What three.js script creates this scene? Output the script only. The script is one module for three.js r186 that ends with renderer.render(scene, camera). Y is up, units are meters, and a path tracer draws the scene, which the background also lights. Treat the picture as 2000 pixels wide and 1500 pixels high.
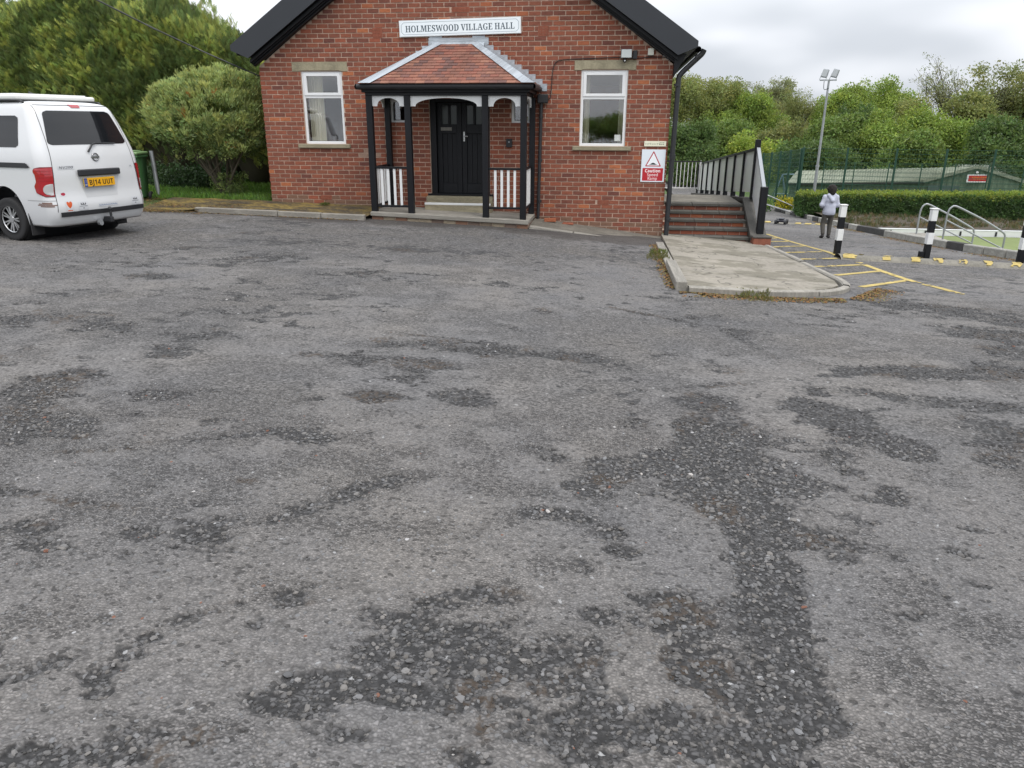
import * as THREE from 'three';
import { mergeGeometries, toCreasedNormals } from 'three/addons/utils/BufferGeometryUtils.js';
import { RoundedBoxGeometry } from 'three/addons/geometries/RoundedBoxGeometry.js';
import { Brush, Evaluator, SUBTRACTION } from 'three-bvh-csg';

// ---------------------------------------------------------------- camera, sky, sun, exposure
const scene = new THREE.Scene();
const renderer = new THREE.WebGLRenderer({ antialias: true });
renderer.toneMapping = THREE.LinearToneMapping;
renderer.toneMappingExposure = 1.0;
renderer.shadowMap.enabled = true;
const camera = new THREE.PerspectiveCamera(54.54, 4 / 3, 0.1, 900);
camera.position.set(0, 1.6, 15.6077);
camera.up.set(-0.0483, 0.94437, -0.32533);
camera.lookAt(-0.12561, 1.6 - 0.32886, 15.6077 - 0.93599);

function hash(x, y, s = 0) { let h = Math.imul(x, 374761393) ^ Math.imul(y, 668265263) ^ Math.imul(s, 2147483629 % 1274126177); h = Math.imul(h ^ (h >>> 13), 1274126177); h = Math.imul(h ^ (h >>> 16), 2246822519); return ((h ^ (h >>> 15)) >>> 0) / 4294967296; }
function vn(x, y, s = 0) { const ix = Math.floor(x), iy = Math.floor(y); let fx = x - ix, fy = y - iy; fx = fx * fx * (3 - 2 * fx); fy = fy * fy * (3 - 2 * fy); const a = hash(ix, iy, s), b = hash(ix + 1, iy, s), c = hash(ix, iy + 1, s), d = hash(ix + 1, iy + 1, s); return a + (b - a) * fx + (c - a) * fy + (a - b - c + d) * fx * fy; }
function fbm(x, y, o = 4, s = 0) { let v = 0, a = 0.5, t = 0; for (let i = 0; i < o; i++) { v += a * vn(x, y, s + i * 17); t += a; a *= 0.5; x = x * 2.03 + 7.1; y = y * 2.03 + 3.7; } return v / t; }
const sst = (a, b, x) => { x = Math.min(1, Math.max(0, (x - a) / (b - a))); return x * x * (3 - 2 * x); };
const lerp = (a, b, t) => a + (b - a) * t, clamp = (x, a = 0, b = 1) => Math.min(b, Math.max(a, x));
function rng(s) { return () => { s = (s + 0x6D2B79F5) | 0; let t = Math.imul(s ^ (s >>> 15), 1 | s); t = (t + Math.imul(t ^ (t >>> 7), 61 | t)) ^ t; return ((t ^ (t >>> 14)) >>> 0) / 4294967296; }; }

// overcast sky: a cloud deck that brightens towards the zenith, with soft grey layers
{
  const W = 1024, H = 512, d = new Float32Array(W * H * 4);
  for (let j = 0; j < H; j++) {
    const el = ((j + 0.5) / H - 0.5) * Math.PI, se = Math.max(0, Math.sin(el)), ce = Math.cos(el);
    for (let i = 0; i < W; i++) {
      const az = ((i + 0.5) / W - 0.5) * 2 * Math.PI, k = 1 / (se + 0.12);
      const x = Math.cos(az) * ce * k, z = Math.sin(az) * ce * k;
      const c = fbm(x * 0.55 + 5, z * 0.55 + 9, 5, 3), c2 = fbm(x * 1.5 + 2, z * 1.5, 4, 9);
      const dens = sst(0.36, 0.66, c * 0.7 + c2 * 0.3);
      const L = (0.92 + 1.42 * se) * lerp(1.03, 0.75, dens), o = (j * W + i) * 4;
      d[o] = L * lerp(0.955, 0.905, dens); d[o + 1] = L * lerp(0.98, 0.96, dens); d[o + 2] = L * lerp(1.03, 1.04, dens); d[o + 3] = 1;
    }
  }
  const t = new THREE.DataTexture(d, W, H, THREE.RGBAFormat, THREE.FloatType);
  t.mapping = THREE.EquirectangularReflectionMapping; t.magFilter = t.minFilter = THREE.LinearFilter; t.needsUpdate = true;
  scene.background = t; scene.environment = t;
}
const sun = new THREE.DirectionalLight(0xfff6ea, 1.4);
sun.position.set(12, 30, 14); sun.target.position.set(0, 0, 0); sun.castShadow = true; sun.shadow.radius = 40;
Object.assign(sun.shadow.camera, { left: -40, right: 40, top: 40, bottom: -40, near: 1, far: 120 }); sun.shadow.mapSize.set(2048, 2048);
scene.add(sun, sun.target);

// ---------------------------------------------------------------- helpers
const used = {};
const numbered = (n) => { const k = used[n] = (used[n] ?? -1) + 1; return k ? n + '_' + String(k).padStart(3, '0') : n; };
function thing(name, label, category, [x, y, z] = [0, 0, 0], turn = 0, group) {
  const o = new THREE.Group(); o.name = numbered(name); o.position.set(x, y, z); o.rotation.y = turn; o.userData = { label, category };
  if (group) o.userData.group = group;
  scene.add(o); return o;
}
function structure(o, name, label, kind = 'structure') { o.name = numbered(name); o.userData = { kind, label, category: name.replace(/_/g, ' ') }; scene.add(o); return o; }
const lit = (m) => { m.castShadow = m.receiveShadow = true; return m; };
const many = (g) => { g = g.filter(Boolean); if (g.length === 1) return g[0]; const flat = g.map((q) => { const n = q.index ? q.toNonIndexed() : q; for (const k of Object.keys(n.attributes)) if (!['position', 'normal', 'uv'].includes(k)) n.deleteAttribute(k); if (!n.attributes.uv) n.setAttribute('uv', new THREE.BufferAttribute(new Float32Array(n.attributes.position.count * 2), 2)); return n; }); return mergeGeometries(flat); };
function part(name, g, m, parent, pos) { const o = lit(new THREE.Mesh(Array.isArray(g) ? many(g) : g, m)); o.name = name; if (pos) o.position.set(...pos); parent.add(o); return o; }
// a part given in world metres under an unturned thing (or under a part that itself sits at the world origin)
function partW(name, g, m, parent) { const o = part(name, g, m, parent); if (parent.isGroup && parent.parent === scene) o.position.copy(parent.position).negate(); return o; }
function bx(x0, x1, y0, y1, z0, z1) {
  const w = x1 - x0, h = y1 - y0, d = z1 - z0, g = new THREE.BoxGeometry(w, h, d), u = g.attributes.uv;
  const dims = [[d, h], [d, h], [w, d], [w, d], [w, h], [w, h]];
  for (let f = 0; f < 6; f++) for (let k = 0; k < 4; k++) { const i = f * 4 + k; u.setXY(i, u.getX(i) * dims[f][0] + x0, u.getY(i) * dims[f][1] + y0); }
  return g.translate((x0 + x1) / 2, (y0 + y1) / 2, (z0 + z1) / 2);
}
function rb(x0, x1, y0, y1, z0, z1, r = 0.008, seg = 1) { return new RoundedBoxGeometry(x1 - x0, y1 - y0, z1 - z0, seg, Math.min(r, (x1 - x0) / 2.1, (y1 - y0) / 2.1, (z1 - z0) / 2.1)).translate((x0 + x1) / 2, (y0 + y1) / 2, (z0 + z1) / 2); }
const V = (x, y, z) => new THREE.Vector3(x, y, z);
function tube(pts, r, seg = 10, rs = 8, closed = false, tension = 0.5, kind = 'catmullrom') { return new THREE.TubeGeometry(new THREE.CatmullRomCurve3(pts.map((p) => p.isVector3 ? p : V(...p)), closed, kind, tension), seg, r, rs, closed); }
function rod(a, b, r0, r1 = r0, rs = 8) { const A = V(...a), B = V(...b), d = B.clone().sub(A), g = new THREE.CylinderGeometry(r1, r0, d.length(), rs, 1); g.applyQuaternion(new THREE.Quaternion().setFromUnitVectors(V(0, 1, 0), d.clone().normalize())); return g.translate((A.x + B.x) / 2, (A.y + B.y) / 2, (A.z + B.z) / 2); }
function beam(a, b, w, h) { const A = V(...a), B = V(...b), d = B.clone().sub(A), L = d.length(), g = bx(-w / 2, w / 2, -h / 2, h / 2, 0, L); const z = d.normalize(), x = V(0, 1, 0).cross(z).normalize(), y = z.clone().cross(x); return g.applyMatrix4(new THREE.Matrix4().makeBasis(x, y, z).setPosition(A)); }
// a solid between polygon pts (counter-clockwise seen from the front) and the same polygon moved by the vector off
function prism(pts, off) {
  const n = pts.length, P = [], U = [], q = (a, b, c) => { for (const p of [a, b, c]) { P.push(...p); U.push(p[0] + p[2] * 0.7, p[1] + p[2] * 0.7); } };
  const back = pts.map((p) => [p[0] + off[0], p[1] + off[1], p[2] + off[2]]);
  for (let i = 1; i < n - 1; i++) { q(pts[0], pts[i], pts[i + 1]); q(back[0], back[i + 1], back[i]); }
  for (let i = 0; i < n; i++) { const j = (i + 1) % n; q(pts[i], back[i], back[j]); q(pts[i], back[j], pts[j]); }
  const g = new THREE.BufferGeometry(); g.setAttribute('position', new THREE.Float32BufferAttribute(P, 3)); g.setAttribute('uv', new THREE.Float32BufferAttribute(U, 2)); g.computeVertexNormals(); return g;
}
function grid(nx, ny, f, uvf) {
  const P = [], U = [], I = [];
  for (let j = 0; j <= ny; j++) for (let i = 0; i <= nx; i++) { const u = i / nx, v = j / ny, p = f(u, v); P.push(p[0], p[1], p[2]); const q = uvf ? uvf(u, v, p) : [u, v]; U.push(q[0], q[1]); }
  for (let j = 0; j < ny; j++) for (let i = 0; i < nx; i++) { const a = j * (nx + 1) + i, b = a + 1, c = a + nx + 1, d = c + 1; I.push(a, c, b, b, c, d); }
  const g = new THREE.BufferGeometry(); g.setAttribute('position', new THREE.Float32BufferAttribute(P, 3)); g.setAttribute('uv', new THREE.Float32BufferAttribute(U, 2)); g.setIndex(I); g.computeVertexNormals(); return g;
}
// textures: f(u, v) returns linear rgb or one grey value
function tex(w, h, f, { srgb = true, repeat, wrap = true } = {}) {
  const d = new Uint8Array(w * h * 4), enc = (c) => srgb ? (c <= 0.0031308 ? c * 12.92 : 1.055 * Math.pow(c, 1 / 2.4) - 0.055) : c;
  for (let j = 0; j < h; j++) for (let i = 0; i < w; i++) { const c = f((i + 0.5) / w, (j + 0.5) / h), o = (j * w + i) * 4; if (typeof c === 'number') d[o] = d[o + 1] = d[o + 2] = clamp(enc(clamp(c))) * 255; else for (let k = 0; k < 3; k++) d[o + k] = clamp(enc(clamp(c[k]))) * 255; d[o + 3] = 255; }
  const t = new THREE.DataTexture(d, w, h); t.magFilter = THREE.LinearFilter; t.minFilter = THREE.LinearMipmapLinearFilter; t.generateMipmaps = true; if (srgb) t.colorSpace = THREE.SRGBColorSpace;
  if (wrap) t.wrapS = t.wrapT = THREE.RepeatWrapping; if (repeat) t.repeat.set(...repeat); t.needsUpdate = true; return t;
}
const wrapN = (u, v, n, s, o = 4) => { let a = 0, w = 0.5, t = 0; for (let k = 0; k < o; k++) { const N = n << k, x = u * N, y = v * N, ix = Math.floor(x), iy = Math.floor(y), fx = sst(0, 1, x - ix), fy = sst(0, 1, y - iy), m = (q) => ((q % N) + N) % N; const p = hash(m(ix), m(iy), s + k), q = hash(m(ix + 1), m(iy), s + k), r = hash(m(ix), m(iy + 1), s + k), z = hash(m(ix + 1), m(iy + 1), s + k); a += w * lerp(lerp(p, q, fx), lerp(r, z, fx), fy); t += w; w *= 0.55; } return a / t; };
const at = (t, r) => { const c = t.clone(); c.repeat.set(r, r); c.needsUpdate = true; return c; };
const grime = tex(512, 512, (u, v) => { const a = wrapN(u, v, 4, 5, 5), b = wrapN(u, v, 40, 9, 3); return clamp(0.62 + 0.38 * sst(0.25, 0.7, a * 0.65 + b * 0.35)); });
const bumpy = tex(512, 512, (u, v) => wrapN(u, v, 24, 11, 4), { srgb: false });
const soft = tex(256, 256, (u, v) => 0.86 + 0.14 * wrapN(u, v, 3, 21, 4));
function mat(c, roughness = 0.8, o = {}) { const m = new THREE.MeshStandardMaterial({ roughness, ...o }); m.color.setRGB(...c); return m; }
const phys = (c, roughness, o = {}) => { const m = new THREE.MeshPhysicalMaterial({ roughness, ...o }); m.color.setRGB(...c); return m; };
function canvasTex(w, h, draw) { const c = document.createElement('canvas'); c.width = w; c.height = h; const x = c.getContext('2d'); draw(x, w, h); const t = new THREE.CanvasTexture(c); t.colorSpace = THREE.SRGBColorSpace; return t; }
const M = {
  blackPaint: phys([0.008, 0.009, 0.012], 0.5, { specularIntensity: 0.6, map: at(grime, 0.7), bumpMap: at(bumpy, 2), bumpScale: 0.0012 }),
  blackPlastic: mat([0.018, 0.019, 0.022], 0.5), dark: mat([0.02, 0.02, 0.022], 0.8),
  upvc: phys([0.84, 0.85, 0.86], 0.3, { map: at(soft, 0.6) }), whitePaint: mat([0.76, 0.77, 0.77], 0.55, { map: at(soft, 2) }),
  glass: phys([1, 1, 1], 0.02, { transmission: 1, thickness: 0, ior: 1.65 }),
  stone: mat([0.36, 0.32, 0.22], 0.9, { map: at(grime, 1.3), bumpMap: at(bumpy, 4), bumpScale: 0.003 }),
  concrete: mat([0.34, 0.32, 0.28], 0.93, { map: at(grime, 0.9), bumpMap: at(bumpy, 3), bumpScale: 0.005 }),
  lead: mat([0.5, 0.55, 0.6], 0.5, { map: at(grime, 0.8), metalness: 0.25 }), galv: mat([0.45, 0.47, 0.49], 0.42, { metalness: 0.6, map: at(grime, 1.5) }),
  yellowPaint: mat([0.52, 0.4, 0.13], 0.85, { map: at(grime, 2.5) }), steel: mat([0.5, 0.5, 0.5], 0.3, { metalness: 0.9 }),
};
// ---------------------------------------------------------------- the lie of the land
const SX = [[-60, -0.35], [-30, -0.25], [-16, -0.08], [-12, 0], [-7.5, 0.1], [-4.74, 0.18], [-1.65, 0.31], [1, 0.56], [4.3, 0.775], [6, 0.82], [7.6, 0.87], [12, 0.95], [60, 1.1]];
const sx0 = (x) => { for (let i = 1; i < SX.length; i++) if (x < SX[i][0]) { const [a, p] = SX[i - 1], [b, q] = SX[i]; return p + (q - p) * clamp((x - a) / (b - a)); } return 1.1; };
const sx = (x) => (sx0(x - 0.7) + 2 * sx0(x) + sx0(x + 0.7)) / 4;
function gy(x, z) { const s = sx(x); if (z >= 0) return -s * Math.max(0, 1 - z / 15.6); const w = clamp((x - 1) / 3), a = Math.min(-z, 45); return -s - w * (0.085 * a - 0.0009 * a * a); }
const GREEN = -2.0;
// open land: lawn by the hall, the bank down to the bowling green, fields beyond
function land(x, z) {
  let y;
  if (x < 8.15) { y = gy(x, z) - (x > -8.4 && z > -0.05 ? 0.14 : x > 1 && x < 8.15 && z > -47 ? 0.14 : (z > 1.2 && x > -16.4) ? 0.14 : -0.03); }
  else { const e = gy(8.1, z), low = z > -14 ? GREEN - 0.06 : lerp(GREEN - 0.06, -2.3, clamp((-14 - z) / 8)), w = z > -14 ? 1.1 : 5; y = lerp(e - 0.03, low, sst(0, 1, (x - 8.15) / w)); }
  const far = sst(45, 130, Math.hypot(x, z));
  return lerp(y, -4.2, far * (z < 0 ? 1 : 0.4));
}
{
  const xs = [], zs = [];
  for (let x = -320; x <= 320;) { xs.push(x); x += Math.abs(x) < 20 ? 0.5 : Math.abs(x) < 60 ? 3 : 20; } for (let z = -320; z <= 140;) { zs.push(z); z += Math.abs(z) < 30 ? 0.5 : Math.abs(z) < 80 ? 3 : 20; }
  const g = grid(xs.length - 1, zs.length - 1, (u, v) => { const x = xs[Math.round(u * (xs.length - 1))], z = zs[Math.round(v * (zs.length - 1))]; return [x, land(x, z), z]; }, (u, v, p) => [p[0], p[2]]);
  const t = tex(1024, 1024, (u, v) => { const a = wrapN(u, v, 6, 31, 5), b = wrapN(u, v, 90, 33, 3), s = 0.55 + 0.9 * (0.5 * a + 0.5 * b); return [0.055 * s * (0.8 + a * 0.5), 0.1 * s, 0.022 * s]; }, { repeat: [1 / 6, 1 / 6] });
  structure(lit(new THREE.Mesh(g, mat([1, 1, 1], 0.95, { map: t, bumpMap: at(bumpy, 1.5), bumpScale: 0.02 }))), 'terrain', 'grassy land around the hall and fields beyond');
}
// ---------------------------------------------------------------- car park: worn tarmac with patches where the aggregate has broken out
const PATCHES = [[0.66,10.81,0.23,0.24,1],[0.68,11.29,0.24,0.28,1],[0.6,11.71,0.28,0.27,1],[0.58,12.06,0.3,0.23,1],[0.65,12.34,0.21,0.2,1],[0.69,12.58,0.17,0.17,1],[0.67,12.82,0.15,0.17,1],[0.66,13.04,0.15,0.17,0.95],[0.6,13.27,0.17,0.16,1],[0.57,13.48,0.19,0.15,1],[0.54,13.68,0.18,0.14,0.95],[0.48,13.86,0.18,0.12,0.9],[0.64,13.64,0.11,0.2,0.8],[0.31,11.84,0.14,0.22,0.9],[0.04,12.04,0.16,0.15,0.95],[-0.05,12.22,0.13,0.11,0.95],[-0.11,12.26,0.05,0.06,0.8],[1.39,10.7,0.25,0.19,1],[1.48,10.98,0.24,0.21,1],[1.57,11.19,0.23,0.19,1],[1.71,11.39,0.18,0.16,1],[1.88,10.3,0.47,0.14,0.6],[2.46,10.39,0.42,0.19,0.8],[2.44,10.82,0.21,0.21,0.85],[2.38,11.19,0.16,0.22,0.9],[2.21,11.5,0.18,0.14,0.8],[2.08,9.64,0.57,0.17,0.75],[2.7,9.52,0.54,0.22,0.85],[3.23,9.29,0.28,0.32,0.95],[3.63,8.62,0.31,0.35,0.8],[3.82,7.82,0.54,0.42,0.7],[4.08,6.5,0.83,0.49,0.75],[3.62,6.35,0.58,0.42,0.6],[4.36,6.85,0.39,0.52,0.7],[-0.37,11.85,0.14,0.07,0.7],[-0.27,11.94,0.1,0.06,0.8],[0.15,11.32,0.13,0.11,0.6],[0.9,11.41,0.06,0.07,0.5],[1.42,12.09,0.07,0.12,0.7],[1.04,12.61,0.27,0.06,0.5],[0.87,12.57,0.14,0.05,0.6],[-0.26,12.56,0.12,0.07,1],[-0.12,12.59,0.12,0.07,0.95],[0.04,12.7,0.09,0.09,0.9],[0.09,12.85,0.07,0.07,0.7],[-0.07,13.01,0.08,0.08,0.6],[-0.58,13.35,0.15,0.06,0.85],[-0.39,13.27,0.19,0.07,0.75],[-0.65,13.47,0.16,0.08,1],[-0.45,13.52,0.19,0.1,1],[-0.27,13.41,0.11,0.07,0.8],[-0.67,13.64,0.15,0.08,1],[-0.42,13.67,0.2,0.09,1],[-0.23,13.61,0.15,0.1,0.95],[-0.09,13.51,0.16,0.11,0.85],[0.07,13.33,0.15,0.09,0.9],[0.22,13.19,0.14,0.08,0.85],[0.3,13.32,0.15,0.12,0.9],[0.34,13.54,0.12,0.13,0.9],[-0.46,13.82,0.17,0.06,0.9],[-0.66,13.8,0.16,0.08,0.85],[-0.81,13.83,0.14,0.06,0.8],[-0.27,13.83,0.12,0.07,0.6],[-0.12,13.7,0.11,0.08,0.7],[-0.15,13.91,0.21,0.09,0.7],[0.07,13.82,0.18,0.13,0.75],[0.25,13.84,0.15,0.13,0.8],[-0.9,13.93,0.14,0.05,0.9],[-0.74,14.01,0.12,0.04,0.6],[-1.05,14.04,0.09,0.03,0.7],[-1.22,14.1,0.17,0.05,0.9],[-1.38,14.18,0.19,0.04,1],[-1.5,14.22,0.14,0.04,0.9],[-1.27,14.18,0.17,0.04,0.85],[-0.35,14.04,0.13,0.04,0.5],[-1.12,13.4,0.1,0.06,1],[-1.08,13.33,0.04,0.03,0.7],[-1.68,13.03,0.13,0.06,0.8],[-1.95,13.05,0.1,0.06,0.8],[-1.76,13.13,0.06,0.03,0.7],[-2.29,12.87,0.14,0.05,0.4],[-2.45,13.09,0.15,0.07,0.7],[-2.27,13.19,0.13,0.06,0.6],[-1.7,13.85,0.1,0.04,0.5],[-1.77,13.93,0.1,0.04,0.5],[-0.88,11.1,0.2,0.16,1],[-1.0,11.0,0.15,0.11,0.9],[-1.51,11.17,0.2,0.14,0.7],[-1.37,11.4,0.13,0.09,0.6],[-1.67,11.89,0.2,0.11,0.9],[-1.82,11.84,0.12,0.07,0.7],[-0.96,12.3,0.14,0.06,0.8],[-1.04,12.4,0.06,0.05,0.8],[-1.73,12.51,0.1,0.05,0.5],[-2.28,11.75,0.09,0.07,0.4],[-2.83,11.38,0.26,0.11,0.6],[-2.52,11.88,0.09,0.05,0.6],[-5.18,9.7,0.4,0.35,0.9],[-4.64,9.68,0.4,0.25,0.85],[-3.87,9.97,0.33,0.26,0.75],[-3.37,9.95,0.25,0.25,0.9],[-3.36,10.43,0.23,0.19,0.7],[-4.34,9.9,0.51,0.27,0.6],[-3.76,11.45,0.29,0.29,0.9],[-3.44,11.92,0.24,0.25,1],[-3.07,12.06,0.26,0.16,0.85],[-3.69,11.1,0.17,0.13,0.8],[-3.24,12.24,0.17,0.17,0.7],[-4.47,10.73,0.3,0.23,0.5],[-1.8,9.86,0.29,0.16,0.7],[-1.37,9.83,0.3,0.22,0.95],[-0.94,9.86,0.34,0.22,0.9],[-0.44,9.83,0.34,0.15,0.8],[-0.07,9.92,0.25,0.15,0.9],[-1.9,10.34,0.23,0.17,0.6],[-2.26,10.27,0.24,0.15,0.5],[-1.41,10.36,0.35,0.16,0.6],[-2.39,9.46,0.27,0.11,0.5],[-4.7,5.94,0.61,0.44,0.65],[-4.86,6.63,0.44,0.32,0.6],[-4.17,5.99,0.27,0.34,0.5],[-5.33,7.67,0.34,0.24,0.75],[-5.94,5.6,0.42,0.25,0.6],[-3.03,4.67,0.54,0.31,0.6],[-2.11,4.58,0.47,0.31,0.5],[-5.05,4.49,0.46,0.28,0.4],[-3.02,6.65,0.25,0.22,0.5],[-6.02,3.88,0.32,0.26,0.5],[-1.29,6.95,0.19,0.19,0.5],[-0.68,8.17,0.16,0.15,0.5],[0.99,7.89,0.23,0.22,0.5],[1.21,8.53,0.16,0.18,0.6],[0.94,9.86,0.17,0.16,0.6],[-5.7,8.79,0.4,0.14,0.5],[-5.38,8.58,0.31,0.14,0.5]];
const SEAMS = [[[-5.75,9.4],[-4.68,9.42],[-3.66,9.6],[-2.99,9.99]],[[-2.1,9.89],[-1.7,9.58],[-1.03,9.61],[-0.37,9.7],[0.14,9.78]],[[-9.53,4.99],[-6.68,5.02],[-3.85,4.61]],[[-3.08,9.62],[-2.26,10.27],[-1.67,10.3]],[[0.42,10.53],[1.19,10.14],[2.29,9.58],[3.26,9.56]],[[0.69,12.63],[1.04,12.61],[1.31,12.77]],[[-1.55,13.85],[-1.42,13.52],[-1.23,13.36]],[[-2.81,12.8],[-2.13,12.89],[-1.63,13.0]],[[-1.41,12.77],[-1.18,12.46],[-0.84,12.27]],[[0.04,7.74],[1.04,8.36],[1.51,9.71]],[[-1.95,13.81],[-1.54,13.92],[-1.19,14.08]],[[-2.87,12.32],[-2.15,12.05],[-1.82,11.84]]];
for (const l of SEAMS) for (let i = 0; i + 1 < l.length; i++) { const n = Math.ceil(Math.hypot(l[i + 1][0] - l[i][0], l[i + 1][1] - l[i][1]) / 0.09); for (let k = 0; k < n; k++) { const t = k / n, x = lerp(l[i][0], l[i + 1][0], t), z = lerp(l[i][1], l[i + 1][1], t), w = fbm(x * 3, z * 3, 2, 55); PATCHES.push([x + 0.05 * (vn(x * 6, z * 6, 56) - 0.5), z + 0.12 * (vn(x * 5, z * 5, 57) - 0.5), 0.05 + 0.04 * w, 0.018 + 0.04 * w, 0.2 + 0.6 * w]); } }
const GX0 = -17, GZ0 = -2, GS = 0.025, GNX = 1040, GNZ = 760, wear = new Float32Array(GNX * GNZ);
for (const [x, z, rx, rz, s0] of PATCHES) { const s = x < -1.2 && z < 13.2 ? s0 * 0.82 : s0;
  const R = 1.5, i0 = Math.floor((x - rx * R - GX0) / GS), i1 = Math.ceil((x + rx * R - GX0) / GS), j0 = Math.floor((z - rz * R - GZ0) / GS), j1 = Math.ceil((z + rz * R - GZ0) / GS);
  for (let j = Math.max(0, j0); j <= Math.min(GNZ - 1, j1); j++) for (let i = Math.max(0, i0); i <= Math.min(GNX - 1, i1); i++) {
    const dx = (GX0 + i * GS - x) / rx, dz = (GZ0 + j * GS - z) / rz, q = s * sst(1.5, 0.35, Math.hypot(dx, dz)), k = j * GNX + i;
    wear[k] = Math.max(wear[k], q) + 0.25 * Math.min(wear[k], q) * (1 - Math.max(wear[k], q));
  }
}
function wearAt(x, z) { const a = (x - GX0) / GS, b = (z - GZ0) / GS, i = Math.floor(a), j = Math.floor(b); if (i < 0 || j < 0 || i >= GNX - 1 || j >= GNZ - 1) return 0; const f = a - i, g = b - j, k = j * GNX + i; return lerp(lerp(wear[k], wear[k + 1], f), lerp(wear[k + GNX], wear[k + GNX + 1], f), g); }
// how far the top layer is gone at a spot, 0 (whole) to 1 (bare stones)
function worn(x, z) { const m = wearAt(x, z), n = fbm(x * 6, z * 8, 4, 40), b = fbm(x * 1.3, z * 1.3, 2, 44), c = vn(x * 48, z * 48, 47); const v = m * 0.76 + (n - 0.5) * 1.3 + (b - 0.5) * 0.6 + (c - 0.5) * 0.5 * (0.4 + m); return sst(0.2, 0.42, v); }
function cell(x, z, s, seed) { // distance to the nearest stone centre and that stone's number
  const px = x / s, pz = z / s, ix = Math.floor(px), iz = Math.floor(pz); let d1 = 9, d2 = 9, id = 0;
  for (let j = -1; j <= 1; j++) for (let i = -1; i <= 1; i++) { const h1 = hash(ix + i, iz + j, seed), h2 = hash(ix + i, iz + j, seed + 1), dx = ix + i + h1 - px, dz = iz + j + h2 - pz, d = dx * dx + dz * dz; if (d < d1) { d2 = d1; d1 = d; id = (h1 * 7919 + h2 * 104729) % 1; } else if (d < d2) d2 = d; }
  return [Math.sqrt(d1), Math.sqrt(d2), id];
}
function tarmac(x, z, fine) { // [r, g, b, height]
  const w = worn(x, z), wa = wearAt(x, z), mid = fbm(x * 1.6, z * 1.6, 3, 62), tiny = fbm(x * 70, z * 70, 2, 64), clump = vn(x * 22, z * 34, 67);
  const [d1, d2, id] = cell(x + 0.006 * clump, z, fine ? 0.014 : 0.026, 71), edge = clamp((d2 - d1) * 2.6);
  const rough = clamp(sst(0.36, 0.62, fbm(x * 5, z * 6, 2, 66) * 0.5 + vn(x * 0.8, z * 0.8, 68) * 0.5) + 0.55 * wa);
  let t = 0.15 + 0.04 * (mid - 0.5) - 0.02 * wa; t *= 0.5 + 0.6 * id * (0.35 + 0.65 * edge) + 0.75 * (tiny - 0.25) + 0.1 * (clump - 0.5);
  const gap = 1 - edge; t *= 1 - (0.3 + 0.45 * rough) * gap * gap;
  let h = 0.66 + 0.34 * (edge - 0.6) * (0.4 + id) + 0.3 * (tiny - 0.5) - 0.3 * gap * rough;
  // stones plucked out: small dark pits, many of them where the surface is rough
  const [p1, , ip] = cell(x * 0.8 + 7 + 0.02 * clump + 0.012 * tiny, z * 1.2 + 0.014 * tiny, fine ? 0.022 : 0.045, 75); if (ip < 0.06 + 0.5 * rough) { const k = sst(0.42, 0.3, p1 + 0.55 * (tiny - 0.5)); t = lerp(t, 0.04, 0.75 * k); h -= 0.4 * k; }
  // fine cracks
  const cr = Math.abs(fbm(x * 2.3 + 40, z * 2.3, 4, 83) - 0.5); if (cr < 0.012 && mid > 0.42) { const k = (1 - cr / 0.012) * sst(0.42, 0.55, mid) * (0.4 + 0.6 * rough); t = lerp(t, 0.04, 0.7 * k); h -= 0.35 * k; }
  let r = t * 1.035, g = t * 0.985, b = t * 0.955; r *= 1 + 0.06 * (mid - 0.5); b *= 1 - 0.1 * (mid - 0.5);
  if (w > 0.001) {
    const [e1, e2, ie] = cell(x + 3, z, fine ? 0.019 : 0.03, 91), ee = clamp((e2 - e1) * 2.4), st = ee > 0.3 && ie > 0.3 ? 1 : 0;
    const s = st ? 0.026 + 0.09 * ie * ie + 0.03 * (tiny - 0.5) : 0.01 + 0.022 * tiny, k = w * 0.95;
    r = lerp(r, s * 1.0, k); g = lerp(g, s * 0.98, k); b = lerp(b, s * 0.99, k); h = lerp(h, 0.08 + 0.5 * ee * (0.4 + 0.6 * ie), k);
  }
  if (id > 0.9988) { r = g = b = 0.3; }
  if (wa > 0.12) { const moss = sst(0.6, 0.72, fbm(x * 3.1 + 4, z * 3.1, 3, 95)) * sst(0.12, 0.5, wa) * sst(0.45, 0.6, vn(x * 40, z * 40, 97) * 0.6 + vn(x * 90, z * 90, 98) * 0.4); if (moss > 0) { r = lerp(r, 0.06, moss * 0.6); g = lerp(g, 0.04, moss * 0.6); b = lerp(b, 0.024, moss * 0.6); } }
  // wet-dark mossy dirt washed along the foot of the plinth and kerbs
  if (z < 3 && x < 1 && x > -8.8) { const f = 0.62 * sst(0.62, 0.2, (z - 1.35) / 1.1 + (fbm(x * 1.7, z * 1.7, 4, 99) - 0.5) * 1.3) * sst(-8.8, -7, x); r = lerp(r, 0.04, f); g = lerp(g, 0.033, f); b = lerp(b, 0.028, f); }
  return [r, g, b, clamp(h)];
}
const park = new THREE.Group(); structure(park, 'car_park', 'worn grey tarmac car park with patches of bare broken aggregate');
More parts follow.
